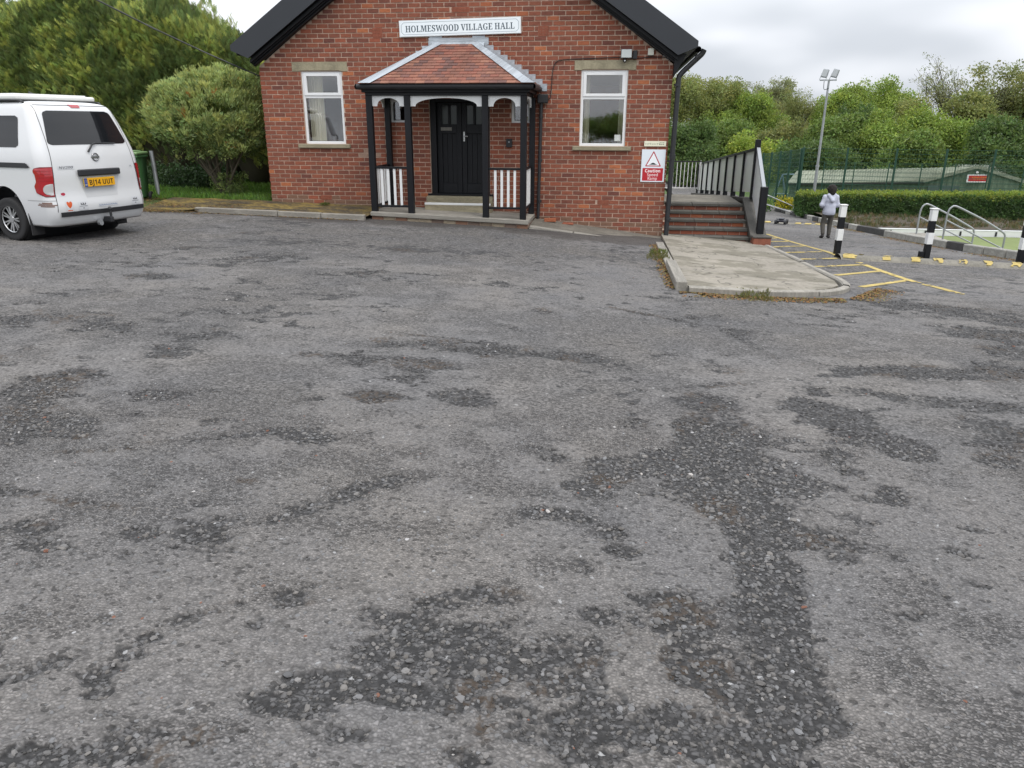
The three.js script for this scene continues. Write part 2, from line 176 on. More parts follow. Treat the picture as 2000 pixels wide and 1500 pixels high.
function sheet(x0, x1, z0, z1, tw, th, nx, nz, fine, deep) {
  const c = new Uint8Array(tw * th * 4), hb = new Uint8Array(tw * th * 4), enc = new Uint8Array(4096); for (let i = 0; i < 4096; i++) { const v = i / 4095; enc[i] = 255 * (v <= 0.0031308 ? v * 12.92 : 1.055 * Math.pow(v, 1 / 2.4) - 0.055); }
  for (let j = 0; j < th; j++) for (let i = 0; i < tw; i++) { const p = tarmac(lerp(x0, x1, (i + 0.5) / tw), lerp(z0, z1, (j + 0.5) / th), fine), o = (j * tw + i) * 4; for (let k = 0; k < 3; k++) { c[o + k] = enc[Math.min(4095, Math.max(0, p[k] * 4095 | 0))]; hb[o + k] = p[3] * 255; } c[o + 3] = hb[o + 3] = 255; }
  const mk = (d, s) => { const t = new THREE.DataTexture(d, tw, th); t.magFilter = THREE.LinearFilter; t.minFilter = THREE.LinearMipmapLinearFilter; t.generateMipmaps = true; if (s) t.colorSpace = THREE.SRGBColorSpace; t.needsUpdate = true; return t; };
  const g = grid(nx, nz, (u, v) => { const x = lerp(x0, x1, u), z = lerp(z0, z1, v); return [x, gy(x, z) + (deep && u > 0 && u < 1 && v > 0 && v < 1 ? deep * relief(x, z) : 0), z]; });
  part('tarmac', g, mat([1, 1, 1], 0.92, { map: mk(c, 1), bumpMap: mk(hb), bumpScale: fine ? 0.013 : 0.018 }), park);
}
function relief(x, z) { return -0.011 * worn(x, z) + 0.006 * (fbm(x * 30, z * 30, 2, 120) - 0.5) + 0.012 * (fbm(x * 1.2, z * 1.2, 2, 122) - 0.5); }
sheet(-4.2, 3.0, 11.2, 14.8, 2048, 2048, 560, 300, true, 1);
sheet(-9, 6.5, 5.5, 11.2, 2048, 1536, 400, 200, true, 1);
sheet(-16.4, 8.05, 0.3, 5.5, 2048, 1024, 120, 40, false, 0);
sheet(2.6, 8.05, -47, 0.3, 512, 1536, 30, 120, false, 0);
for (const [a, b, c, d] of [[-16.4, -9, 5.5, 11.2], [6.5, 8.05, 5.5, 11.2], [-16.4, -4.2, 11.2, 14.8], [3, 8.05, 11.2, 14.8], [-16.4, 8.05, 14.8, 30]]) sheet(a, b, c, d, 640, 512, 24, 12, false, 0);
sheet(0.97, 2.6, -0.2, 0.3, 64, 32, 6, 3, false, 0);
// loose stones lying in the worn patches
{
  const stoneGeo = (seed) => { const r = rng(seed), g0 = new THREE.IcosahedronGeometry(1, seed % 2), g = g0, p = g.attributes.position, map = {}; const sy = 0.45 + 0.25 * r(); for (let i = 0; i < p.count; i++) { const k = [p.getX(i), p.getY(i), p.getZ(i)].map((q) => q.toFixed(2)).join(); map[k] ??= 0.72 + 0.5 * r(); p.setXYZ(i, p.getX(i) * map[k] * 1.1, p.getY(i) * map[k] * sy, p.getZ(i) * map[k] * 0.9); } g.computeVertexNormals(); return g; };
  const sets = Array.from({ length: 5 }, (_, i) => ({ g: stoneGeo(11 + i), m: [], c: [] })), r = rng(77), col = new THREE.Color(), q = new THREE.Quaternion(), e = new THREE.Euler();
  const put = (x, z, s, y, tone) => { const k = sets[Math.floor(r() * 5)]; e.set((r() - 0.5) * 0.7, r() * 6.28, (r() - 0.5) * 0.7); q.setFromEuler(e); k.m.push(new THREE.Matrix4().compose(V(x, gy(x, z) + relief(x, z) + y, z), q, V(s, s * (0.8 + 0.4 * r()), s * (0.7 + 0.5 * r())))); const w = r(); if (w > 0.9965) tone = 0.36; const h = r(); k.c.push(w < 0.003 ? [0.16, 0.075, 0.05] : [tone * (0.98 + 0.08 * h), tone * 0.985, tone * (1.01 - 0.1 * h)]); };
  const field = (x0, x1, z0, z1, n, f) => { for (let i = 0; i < n; i++) { const x = lerp(x0, x1, r()), z = lerp(z0, z1, r()), w = worn(x, z); f(x, z, w); } };
  field(-4.2, 3, 11.2, 14.8, 95000, (x, z, w) => { if (w > 0.45 && r() < w) { const big = r() < 0.24 ? 1 : 0, s = big ? 0.007 + 0.01 * r() * r() : 0.0025 + 0.0045 * r(); put(x, z, s, s * 0.15, 0.035 + 0.1 * r() * r() + (big ? 0.06 : 0)); } else if (r() < 0.012) { const s = 0.003 + 0.007 * r() * r(); put(x, z, s, s * 0.1, 0.1 + 0.12 * r()); } });
  field(-4.2, 3, 11.2, 14.8, 26000, (x, z, w) => { if (w < 0.3) { const s = 0.004 + 0.007 * r(); put(x, z, s, -s * 0.28, 0.1 + 0.06 * r()); } });
  field(-9, 6.5, 5.5, 11.2, 90000, (x, z, w) => { if (w > 0.45 && r() < w) { const s = 0.005 + 0.011 * r() * r(); put(x, z, s, s * 0.1, 0.03 + 0.14 * r() * r()); } else if (r() < 0.02) { const s = 0.004 + 0.008 * r(); put(x, z, s, 0, 0.09 + 0.1 * r()); } });
  for (const k of sets) { const o = lit(new THREE.InstancedMesh(k.g, mat([1, 1, 1], 0.9), k.m.length)); k.m.forEach((m, i) => { o.setMatrixAt(i, m); o.setColorAt(i, col.setRGB(...k.c[i])); }); structure(o, 'loose_gravel', 'grey loose stones lying in worn patches of the car park', 'stuff'); }
}
// ---------------------------------------------------------------- the hall
const XL = -7.33, XR = 0.97, XC = (XL + XR) / 2, CH = 0.087, BL = 0.235, Y0 = 2.771, DEPTH = 9;
const hall = thing('village_hall', 'small red brick village hall with black gabled verge and hipped tiled porch', 'building', [XC, -0.75, 0]);
const gableY = (x) => 2.70 + 0.715 * Math.min(x - XL, XR - x);
const brickBump = tex(256, 128, (u, v) => wrapN(u, v, 12, 51, 4), { srgb: false });
const brickMap = tex(256, 128, (u, v) => { const a = wrapN(u, v, 3, 53, 4), b = wrapN(u, v, 24, 57, 3); return clamp(0.5 + 0.5 * (0.5 * a + 0.6 * b) + 0.12 * (a - 0.5)); });
const TONES = [[0.3, 0.098, 0.058], [0.27, 0.09, 0.055], [0.33, 0.106, 0.06], [0.225, 0.078, 0.052], [0.43, 0.135, 0.062], [0.5, 0.165, 0.07], [0.19, 0.066, 0.048], [0.3, 0.105, 0.062], [0.36, 0.105, 0.058]];
const PICK = [0, 0, 0, 0, 1, 1, 1, 1, 2, 2, 3, 3, 0, 1, 7, 8, 2, 3, 0, 1, 0, 1, 2, 4, 5, 6, 8, 0, 1, 2, 0, 1, 3];
const brickMats = TONES.map((c) => mat(c, 0.88, { map: brickMap, bumpMap: brickBump, bumpScale: 0.004 }));
const mortar = mat([0.62, 0.46, 0.36], 0.95, { map: at(grime, 2), bumpMap: at(bumpy, 6), bumpScale: 0.003 });
const OPEN = [[-6.45, -5.59, 1.2, 2.6], [-0.77, 0.128, 1.2, 2.6], [-3.8, -2.57, -0.1, 2.09], [-4.62, -4.27, 1.62, 2.075], [-2.13, -1.75, 1.62, 2.075]];
const COVER = [[-6.62, -5.465, 2.597, 2.771], [-0.9, 0.27, 2.597, 2.771], [-6.61, -5.49, 1.118, 1.2], [-0.9, 0.255, 1.118, 1.2], [-4.9, -4.7, 3.206, 3.38], [-1.62, -1.41, 3.206, 3.38], [-3.3, -2.95, 3.641, 3.728], [-0.36, -0.125, 0.074, 0.161], [-6.22, -5.98, 0.074, 0.161]];
// gable wall: mortar core with openings, bricks set proud of it
const shape = new THREE.Shape([[XL + 0.01, -0.75], [XR - 0.01, -0.75], [XR - 0.01, gableY(XR)], [XC, gableY(XC)], [XL + 0.01, gableY(XL)]].map((p) => new THREE.Vector2(...p)));
for (const [a, b, c, d] of OPEN) shape.holes.push(new THREE.Path([[a, c], [a, d], [b, d], [b, c]].map((p) => new THREE.Vector2(...p))));
const wall = partW('gable_wall', new THREE.ExtrudeGeometry(shape, { depth: 0.24, bevelEnabled: false }).translate(0, 0, -0.25), mortar, hall);
const bricks = [];
{
  const r = rng(5);
  for (let k = -42; k <= 40; k++) {
    const yt = Y0 + k * CH, yb = yt - CH, ym = yt - CH / 2; if (yt < -0.66) continue;
    const lim = yt <= gableY(XL) ? 0 : (yt - 2.7) / 0.715; let spans = [[XL + lim, XR - lim]]; if (spans[0][1] - spans[0][0] < 0.1) break;
    for (const [a, b, c, d] of [...OPEN, ...COVER]) if (ym > c + 0.02 && ym < d - 0.01) spans = spans.flatMap(([p, q]) => b <= p || a >= q ? [[p, q]] : [[p, a], [b, q]].filter(([s, t]) => t - s > 0.03));
    const off = (k & 1 ? 0 : BL / 2) + 0.006 * (r() - 0.5);
    for (const [p, q] of spans) for (let x = XL - off - BL; x < XR + BL; x += BL) {
      const a = Math.max(x + 0.0075, p + (p > XL + lim + 0.001 ? 0.006 : 0)), b = Math.min(x + BL - 0.0075, q - (q < XR - lim - 0.001 ? 0.006 : 0)); if (b - a < 0.035) continue;
      bricks.push({ x: (a + b) / 2 + 0.0015 * (r() - 0.5), y: ym + 0.002 * (r() - 0.5), l: b - a, h: CH - 0.0155 + 0.002 * (r() - 0.5), z: -0.004 + 0.003 * (r() - 0.5), t: PICK[Math.floor(r() * PICK.length)], rz: 0.006 * (r() - 0.5), v: Math.floor(r() * 5), pale: ym < 0.02 - 0.066 * ((a + b) / 2 - XL) + 0.16 + 0.22 * (r() - 0.5), scuff: Math.hypot(((a + b) / 2 + 5.02) / 0.2, (ym - 1.0) / 0.09) < 1 });
    }
  }
}
// a brick: front edges nibbled so that the arrises are soft
const brickGeo = Array.from({ length: 5 }, (_, i) => { const g = bx(-0.5, 0.5, -0.5, 0.5, -0.06, 0), p = g.attributes.position, u = g.attributes.uv, c = 0.0; for (let k = 0; k < p.count; k++) u.setXY(k, u.getX(k) * 0.9 + i * 0.37, u.getY(k) * 0.9 + i * 0.21); const b = bx(-0.488, 0.488, -0.462, 0.462, 0, 0.0025), ub = b.attributes.uv; for (let k = 0; k < ub.count; k++) ub.setXY(k, ub.getX(k) * 0.9 + i * 0.37, ub.getY(k) * 0.9 + i * 0.21); return many([g, b]); });
const oldBrick = mat([0.24, 0.13, 0.085], 0.95, { map: brickMap, bumpMap: brickBump, bumpScale: 0.006 });
const scuffed = mat([0.5, 0.4, 0.33], 0.95, { map: brickMap });
const hidden = (b) => b.x > -4.75 && b.x < -1.6 && b.y < 3.15;
const byNear = bricks.filter((b) => !hidden(b)).map((b) => [Math.hypot(b.x, b.y - 1.6, 15.6) - b.l * 2, b]).sort((a, b) => a[0] - b[0]).slice(0, 300).map((p) => p[1]);
const single = new Set(byNear);
for (const b of byNear) { const o = part('brick', brickGeo[b.v], b.scuff ? scuffed : b.pale ? oldBrick : brickMats[b.t], wall, [b.x, b.y, b.z]); o.scale.set(b.l, b.h, 1); o.rotation.z = b.rz; }
function brickwork(list, parent, toWorld) { // the bricks past the three hundred, joined
  const P = [], N = [], U = [], C = [], m = new THREE.Matrix4(), q = new THREE.Quaternion(), p = V(0, 0, 0), n = V(0, 0, 0);
  for (const b of list) {
    const g = brickGeo[b.v].index ? brickGeo[b.v].toNonIndexed() : brickGeo[b.v]; m.compose(V(b.x, b.y, b.z), q.setFromAxisAngle(V(0, 0, 1), b.rz), V(b.l, b.h, 1)); if (toWorld) m.premultiply(toWorld);
    const c = b.scuff ? [0.42, 0.27, 0.2] : b.pale ? [0.24, 0.13, 0.085] : TONES[b.t], gp = g.attributes.position, gn = g.attributes.normal, gu = g.attributes.uv;
    for (let i = 0; i < gp.count; i++) { p.fromBufferAttribute(gp, i).applyMatrix4(m); n.fromBufferAttribute(gn, i).transformDirection(m); P.push(p.x, p.y, p.z); N.push(n.x, n.y, n.z); U.push(gu.getX(i), gu.getY(i)); C.push(...c); }
  }
  const g = new THREE.BufferGeometry(); g.setAttribute('position', new THREE.Float32BufferAttribute(P, 3)); g.setAttribute('normal', new THREE.Float32BufferAttribute(N, 3)); g.setAttribute('uv', new THREE.Float32BufferAttribute(U, 2)); g.setAttribute('color', new THREE.Float32BufferAttribute(C, 3));
  const o = part('brickwork', g, mat([1, 1, 1], 0.88, { map: brickMap, bumpMap: brickBump, bumpScale: 0.004, vertexColors: true }), parent); o.userData.kind = 'stuff'; return o;
}
brickwork(bricks.filter((b) => !single.has(b)), wall);
// flank walls, back wall, floor, roof
const flank = partW('side_wall', bx(XR - 0.25, XR - 0.012, -1.2, 2.72, -DEPTH, -0.26), mortar, hall);
{ const r = rng(8), list = []; for (let k = -46; k <= -1; k++) for (let i = 0; i < 37; i++) list.push({ x: -0.24 * i - (k & 1 ? 0 : BL / 2) - 0.13, y: Y0 + k * CH + CH / 2, l: BL - 0.012, h: CH - 0.0125, z: 0.003 * (r() - 0.5), t: PICK[Math.floor(r() * PICK.length)], rz: 0, v: Math.floor(r() * 5), pale: false }); brickwork(list, flank, new THREE.Matrix4().makeRotationY(Math.PI / 2).scale(V(-1, 1, 1)).setPosition(XR, 0, 0)); }
partW('side_wall', bx(XL + 0.012, XL + 0.25, -0.75, 2.72, -DEPTH, -0.26), brickMats[1], hall);
partW('back_wall', bx(XL + 0.26, XR - 0.26, -0.75, 2.72, -DEPTH, -DEPTH + 0.25), brickMats[1], hall);
partW('back_gable', prism([[XL, 2.72, -DEPTH + 0.2], [XR, 2.72, -DEPTH + 0.2], [XC, gableY(XC), -DEPTH + 0.2]], [0, 0, -0.2]), brickMats[1], hall);
partW('hall_floor', bx(XL + 0.26, XR - 0.26, -0.2, 0.2, -DEPTH + 0.26, -0.26), mat([0.12, 0.08, 0.05], 0.6), hall);
partW('ceiling', bx(XL + 0.26, XR - 0.26, 2.73, 2.8, -DEPTH + 0.26, -0.26), mat([0.6, 0.6, 0.58], 0.9), hall);
const vergeMat = phys([0.024, 0.027, 0.034], 0.38, { map: at(soft, 0.5) });
{ // roof slopes, verge boards with moulding and boxed eaves
  const roof = mat([0.03, 0.032, 0.036], 0.7, { map: at(grime, 0.5) }), ov = 0.33;
  for (const s of [-1, 1]) {
    const X = (d) => XC + s * d, hw = (XR - XL) / 2, yT = (d) => 3.33 + 0.68 * (hw - d), E = hw + 0.39;
    const pts = [[X(0), yT(0), 0.3], [X(E), yT(E), 0.3], [X(E), yT(E) - 0.09, 0.3], [X(0), yT(0) - 0.11, 0.3]]; if (s < 0) pts.reverse();
    const rp = partW('roof_slope', prism(pts.reverse(), [0, 0, -DEPTH - 0.4]), roof, hall);
    // verge board, its lower moulding and the soffit behind
    const strip = (d0, d1, a, b, z0, z1) => { const q = [[X(d0), yT(d0) - a, z1], [X(d1), yT(d1) - a, z1], [X(d1), yT(d1) - b, z1], [X(d0), yT(d0) - b, z1]]; if (s > 0) q.reverse(); return prism(q, [0, 0, z0 - z1]); };
    const vb = partW('verge_board', [(() => { const q = [[X(0), yT(0) + 0.02, 0.335], [X(E + 0.01), yT(E), 0.335], [X(E + 0.01), yT(E) - 0.1, 0.335], [X(hw + 0.05), yT(hw + 0.05) - 0.47, 0.335], [X(0), yT(0) - 0.47, 0.335]]; if (s > 0) q.reverse(); return prism(q, [0, 0, -0.03]); })()], vergeMat, hall);
    const vm = (n, g) => { const o = part(n, g, M.blackPaint, vb); return o; };
    vm('moulding', [strip(0, hw + 0.06, 0.478, 0.545, 0.16, 0.24), strip(0, hw + 0.05, 0.548, 0.575, 0.12, 0.19)]);
    vm('fillet', [strip(0, hw + 0.04, 0.578, 0.612, 0.03, 0.14)]);
    vm('soffit', [strip(0, hw + 0.04, 0.43, 0.46, -0.02, 0.303)]);
    const ex = X(E), wx = X(hw);
    { const q = [[ex, yT(E) - 0.02, 0.3], [ex, yT(E) - 0.11, 0.3], [X(hw + 0.06), 2.84, 0.3], [wx, 2.84, 0.3], [wx, 3.2, 0.3]]; if (s > 0) q.reverse(); partW('boxed_eaves', prism(q, [0, 0, -DEPTH - 0.2]), M.blackPaint, hall); }
    if (s > 0) partW('eaves_bracket', prism([[wx, 2.45, 0.2], [X(hw + 0.22), 2.86, 0.2], [wx, 2.86, 0.2]], [0, 0, -0.3]), M.blackPaint, hall);
    partW('gutter', tube([[ex + s * 0.06, 2.96, -0.1], [ex + s * 0.06, 2.96, -DEPTH]], 0.055, 2, 10), M.blackPlastic, hall);
  }
}
// stone lintels and sills
for (const [a, b] of [[-6.62, -5.465], [-0.9, 0.27]]) {
  const s = new THREE.Shape([[a, 2.6], [a, 2.771], [b, 2.771], [b, 2.6], [b - 0.13, 2.6], [b - 0.17, 2.617], [a + 0.17, 2.617], [a + 0.13, 2.6]].map((p) => new THREE.Vector2(...p)));
  partW('lintel', new THREE.ExtrudeGeometry(s, { depth: 0.1, bevelEnabled: true, bevelSize: 0.004, bevelThickness: 0.004, bevelSegments: 1 }).translate(0, 0, -0.098), M.stone, hall);
}
for (const [a, b] of [[-6.61, -5.49], [-0.9, 0.255]]) partW('window_sill', rb(a, b, 1.122, 1.198, -0.1, 0.055, 0.01), M.stone, hall);
// windows
const curtainMat = mat([0.62, 0.6, 0.47], 0.9, { side: THREE.DoubleSide });
function uwindow(x0, x1, y0, y1, split, curtains) {
  const w = new THREE.Group(); w.name = 'window'; w.position.copy(hall.position).negate(); hall.add(w);
  const f = 0.055, z0 = -0.1, z1 = -0.035;
  part('frame', [rb(x0, x0 + f, y0, y1, z0, z1), rb(x1 - f, x1, y0, y1, z0, z1), rb(x0 + f - 0.004, x1 - f + 0.004, y0, y0 + f, z0, z1 - 0.002), rb(x0 + f - 0.004, x1 - f + 0.004, y1 - f, y1, z0, z1 - 0.002), ...(split ? [rb(x0 + f - 0.004, x1 - f + 0.004, split - 0.03, split + 0.03, z0, z1 - 0.002)] : [])], M.upvc, w);
  if (split) { const a = x0 + f - 0.01, b = x1 - f + 0.01, c = split + 0.022, d = y1 - f + 0.012; part('top_light', [rb(a, a + 0.06, c, d, z0 + 0.03, z1 + 0.018), rb(b - 0.06, b, c, d, z0 + 0.03, z1 + 0.018), rb(a + 0.055, b - 0.055, c, c + 0.055, z0 + 0.03, z1 + 0.016), rb(a + 0.055, b - 0.055, d - 0.05, d, z0 + 0.03, z1 + 0.016)], M.upvc, w); part('pane', bx(a + 0.05, b - 0.05, c + 0.05, d - 0.045, z0 + 0.045, z0 + 0.049), M.glass, w); part('inner_pane', bx(a + 0.05, b - 0.05, c + 0.05, d - 0.045, z0 + 0.027, z0 + 0.031), M.glass, w); }
  part('pane', bx(x0 + f - 0.01, x1 - f + 0.01, y0 + f - 0.01, (split ? split - 0.02 : y1 - f + 0.01), z0 + 0.03, z0 + 0.034), M.glass, w); part('inner_pane', bx(x0 + f - 0.01, x1 - f + 0.01, y0 + f - 0.01, (split ? split - 0.02 : y1 - f + 0.01), z0 + 0.012, z0 + 0.016), M.glass, w);
  part('glazing_bead', [bx(x0 + f, x1 - f, y0 + f, y0 + f + 0.008, z0 + 0.034, z0 + 0.042), bx(x0 + f, x0 + f + 0.007, y0 + f, (split || y1 - f) - 0.03, z0 + 0.034, z0 + 0.042)], M.dark, w);
  for (const [a, b] of curtains) part('curtain', grid(40, 2, (u, v) => { const x = lerp(a, b, u); return [x + 0.012 * Math.sin(u * 9) * (1 - v), lerp(y0 + 0.02, y1 - 0.02, v), -0.27 + 0.03 * Math.sin(u * 46 + 2 * Math.sin(u * 7))]; }), curtainMat, w);
  part('inner_sill', bx(x0, x1, y0 - 0.02, y0 + 0.02, -0.34, -0.11), M.upvc, w);
}
uwindow(-6.45, -5.59, 1.2, 2.6, 2.12, [[-6.42, -6.1]]);
uwindow(-0.77, 0.128, 1.2, 2.6, 2.1, [[-0.74, -0.6], [-0.02, 0.1]]);
uwindow(-4.62, -4.27, 1.62, 2.075, 0, []);
uwindow(-2.13, -1.75, 1.62, 2.075, 0, []);
partW('window_card', bx(-0.08, 0.04, 1.3, 1.42, -0.085, -0.083), mat([0.7, 0.72, 0.7], 0.8), hall);
// terracotta air bricks
for (const [a, b, c, d] of COVER.slice(4)) {
  const g = [], nx = Math.round((b - a) / 0.03), ny = Math.max(2, Math.round((d - c) / 0.03));
  for (let i = 0; i <= nx; i++) { const x = lerp(a + 0.006, b - 0.006, i / nx); g.push(bx(x - 0.006, x + 0.006, c + 0.006, d - 0.006, -0.05, 0.004)); } for (let j = 0; j <= ny; j++) { const y = lerp(c + 0.006, d - 0.006, j / ny); g.push(bx(a + 0.0065, b - 0.0065, y - 0.006, y + 0.006, -0.048, 0.002)); }
  partW('air_brick', g, brickMats[8], hall);
}
// black double doors
{
  const door = new THREE.Group(); door.name = 'double_door'; door.position.copy(hall.position).negate(); hall.add(door);
  const z0 = -0.2, z1 = -0.12, a = -3.8, b = -2.57, m = (a + b) / 2 + 0.02, y0 = 0.24, y1 = 2.09;
  part('door_frame', [rb(a, a + 0.12, y0, y1, z0, -0.04), rb(b - 0.07, b, y0, y1, z0, -0.04), rb(a + 0.12, b - 0.07, y1 - 0.07, y1, z0, -0.045)], M.blackPaint, door);
  for (const [p, q, side] of [[a + 0.125, m - 0.003, 0], [m + 0.003, b - 0.075, 1]]) {
    const s = 0.1, mid = (p + q) / 2;
    part('door_leaf', [rb(p, p + s, y0, y1 - 0.075, z0 + 0.02, z1), rb(q - s, q, y0, y1 - 0.075, z0 + 0.02, z1), rb(p + s, q - s, 1.96, y1 - 0.075, z0 + 0.02, z1 - 0.001), rb(p + s, q - s, 1.42, 1.6, z0 + 0.02, z1 - 0.001), rb(p + s, q - s, y0, y0 + 0.2, z0 + 0.02, z1 - 0.001), rb(mid - 0.025, mid + 0.025, 1.6, 1.96, z0 + 0.02, z1 - 0.001)], M.blackPaint, door);
    const n = 3; for (let i = 0; i < n; i++) { const w = (q - p - 2 * s) / n; part('door_board', rb(p + s + i * w + 0.002, p + s + (i + 1) * w - 0.002, y0 + 0.2, 1.42, z0 + 0.03, z1 - 0.028, 0.004), M.blackPaint, door); }
    for (const [c, d] of [[p + s, mid - 0.025], [mid + 0.025, q - s]]) part('pane', bx(c, d, 1.6, 1.96, z0 + 0.035, z0 + 0.04), phys([0.06, 0.065, 0.07], 0.15), door);
  }
  part('letter_plate', rb(-3.6, -3.37, 1.475, 1.545, z1, z1 + 0.012), mat([0.2, 0.19, 0.17], 0.4, { metalness: 0.8, map: at(grime, 3) }), door);
  part('door_handle', [rb(m + 0.03, m + 0.065, 1.27, 1.46, z1, z1 + 0.01), rod([m + 0.048, 1.37, z1], [m + 0.048, 1.37, z1 + 0.04], 0.01), rod([m + 0.048, 1.37, z1 + 0.04], [m + 0.13, 1.37, z1 + 0.04], 0.01)], M.steel, door);
  part('threshold', rb(-3.88, -2.5, 0.2, 0.24, -0.25, 0.02), M.blackPaint, door);
}
// ---------------------------------------------------------------- porch
const porch = new THREE.Group(); porch.name = 'porch'; porch.position.copy(hall.position).negate(); hall.add(porch);
{
  const P = (n, g, m) => part(n, g, m, porch), fl = (x) => -0.02 - 0.036 * (x + 4.76);
  P('door_step', rb(-3.88, -2.5, -0.12, 0.198, 0.002, 0.14, 0.012), M.stone);
  P('door_step', rb(-3.86, -2.5, -0.16, 0.085, 0.142, 0.4, 0.012), M.stone);
  P('painted_nosing', rb(-3.862, -2.498, 0.045, 0.089, 0.35, 0.404, 0.008), M.whitePaint);
  const slab = many([rb(-1.56, 1.56, -0.085, 0, 0, 1.22, 0.014)]); slab.rotateZ(-0.036).translate(-3.19, fl(-3.19), 0); P('porch_slab', slab, M.concrete);
  P('plinth_core', prism([[-4.72, -0.6, 1.17], [-1.66, -0.6, 1.17], [-1.66, fl(-1.66) - 0.09, 1.17], [-4.72, fl(-4.72) - 0.09, 1.17]], [0, 0, -1.16]), mortar);
  const r = rng(31), wm = [mat([0.24, 0.185, 0.135], 0.95, { map: brickMap, bumpMap: brickBump, bumpScale: 0.006 }), mat([0.34, 0.28, 0.2], 0.95, { map: brickMap, bumpMap: brickBump, bumpScale: 0.006 }), mat([0.17, 0.12, 0.095], 0.95, { map: brickMap, bumpMap: brickBump, bumpScale: 0.006 }), oldBrick];
  for (let c = 0; c < 4; c++) for (let x = -4.73 - (c & 1 ? 0.11 : 0); x < -1.7; x += 0.24) { const a = Math.max(x, -4.73), b = Math.min(x + 0.228, -1.65); if (b - a < 0.05) continue; const y = fl((a + b) / 2) - 0.128 - c * 0.086; const o = part('brick', brickGeo[Math.floor(r() * 5)], wm[Math.floor(r() * 4)], porch, [(a + b) / 2, y, 1.182 + 0.008 * r()]); o.scale.set(b - a, 0.072, 1); o.rotation.z = -0.036; }
  // posts
  for (const x of [-4.685, -3.945, -2.47, -1.75]) P('post', rb(x - 0.058, x + 0.058, fl(x) - 0.004, 2.1, 1.04, 1.156, 0.008), M.blackPaint);
  for (const x of [-4.64, -1.7]) P('post', rb(x - 0.055, x + 0.055, fl(x) - 0.004, 2.1, 0.03, 0.14, 0.008), M.blackPaint);
  // valance boards with arches
  const arch = (w, h, rise, foot) => { const s = new THREE.Shape(); s.moveTo(0, 0); s.lineTo(foot, 0); s.lineTo(foot, 0.012); s.absellipse(w / 2, 0.012, w / 2 - foot, rise, Math.PI, 0, true); s.lineTo(w - foot, 0); s.lineTo(w, 0); s.lineTo(w, h); s.lineTo(0, h); s.closePath(); return new THREE.ExtrudeGeometry(s, { depth: 0.022, bevelEnabled: false, curveSegments: 24 }); };
  for (const [a, b] of [[-4.625, -4.005], [-3.885, -2.53], [-2.41, -1.81]]) P('arched_valance', arch(b - a, 0.185, 0.135, 0.095).translate(a, 1.915, 1.09), M.whitePaint);
  for (const x of [-4.7, -1.74]) P('arched_valance', arch(0.88, 0.185, 0.135, 0.095).rotateY(Math.PI / 2).translate(x, 1.915, 1.03), M.whitePaint);
  // rails and balusters
  const rail = (a, b) => { P('rail', rb(a, b, 0.785, 0.825, 1.075, 1.13, 0.006), M.blackPaint); P('rail', rb(a, b, 0.06, 0.1, 1.075, 1.13, 0.006), M.blackPaint); };
  rail(-4.628, -4.002); rail(-2.413, -1.807);
  for (let i = 0; i < 4; i++) { P('baluster', rb(-4.535 + i * 0.125, -4.487 + i * 0.125, 0.1, 0.785, 1.09, 1.115, 0.004), M.whitePaint); P('baluster', rb(-2.31 + i * 0.125, -2.262 + i * 0.125, 0.1, 0.785, 1.09, 1.115, 0.004), M.whitePaint); }
  for (const x of [-4.67, -1.72]) { P('rail', rb(x - 0.027, x + 0.027, 0.785, 0.825, 0.142, 1.038, 0.006), M.blackPaint); P('rail', rb(x - 0.027, x + 0.027, 0.06, 0.1, 0.142, 1.038, 0.006), M.blackPaint); for (let i = 0; i < 6; i++) P('baluster', rb(x - 0.012, x + 0.012, 0.1, 0.785, 0.24 + i * 0.125, 0.288 + i * 0.125, 0.004), M.whitePaint); }
  // head beam, fascia, gutter
  P('head_beam', [rb(-4.745, -1.69, 2.1, 2.16, 1.03, 1.16), rb(-4.74, -4.64, 2.1, 2.16, 0.03, 1.03), rb(-1.79, -1.695, 2.1, 2.16, 0.03, 1.03)], M.blackPaint);
  P('fascia', [rb(-4.8, -1.63, 2.155, 2.285, 1.17, 1.2), rb(-4.8, -4.77, 2.155, 2.285, 0.01, 1.17), rb(-1.66, -1.63, 2.155, 2.285, 0.01, 1.17)], M.blackPaint);
  P('porch_ceiling', bx(-4.77, -1.66, 2.165, 2.185, 0.01, 1.168), M.blackPaint);
  const gut = (pts) => tube(pts, 0.052, 2, 10);
  P('gutter', [gut([[-4.86, 2.255, 1.255], [-1.56, 2.255, 1.255]]), gut([[-1.57, 2.253, 1.27], [-1.57, 2.253, 0.02]]), gut([[-4.853, 2.253, 1.27], [-4.853, 2.253, 0.02]])], M.blackPlastic);
  P('rain_hopper', rb(-1.6, -1.4, 2.0, 2.16, 0.015, 0.16, 0.015), M.blackPlastic);
  P('downpipe', [rod([-1.53, 2.0, 0.075], [-1.56, -0.22, 0.075], 0.034, 0.034, 12), ...[1.72, 0.9, 0.1].map((y) => rod([-1.535, y, 0.075], [-1.535, y + 0.05, 0.075], 0.042, 0.042, 12))], M.blackPlastic);
  // hipped roof: front slope tile by tile, flanks joined
  const EV = [2.3, 1.31], TP = [3.07, 0.05], n = 14, xl = (t) => lerp(-4.78, -3.62, t), xr = (t) => lerp(-1.56, -2.78, t), yy = (t) => lerp(EV[0], TP[0], t), zz = (t) => lerp(EV[1], TP[1], t);
  const tileMap = brickMap, tm = [[0.33, 0.14, 0.095], [0.28, 0.125, 0.09], [0.37, 0.175, 0.12], [0.23, 0.11, 0.09], [0.31, 0.12, 0.085], [0.19, 0.1, 0.085]].map((c) => mat(c, 0.75, { map: tileMap, bumpMap: brickBump, bumpScale: 0.002 }));
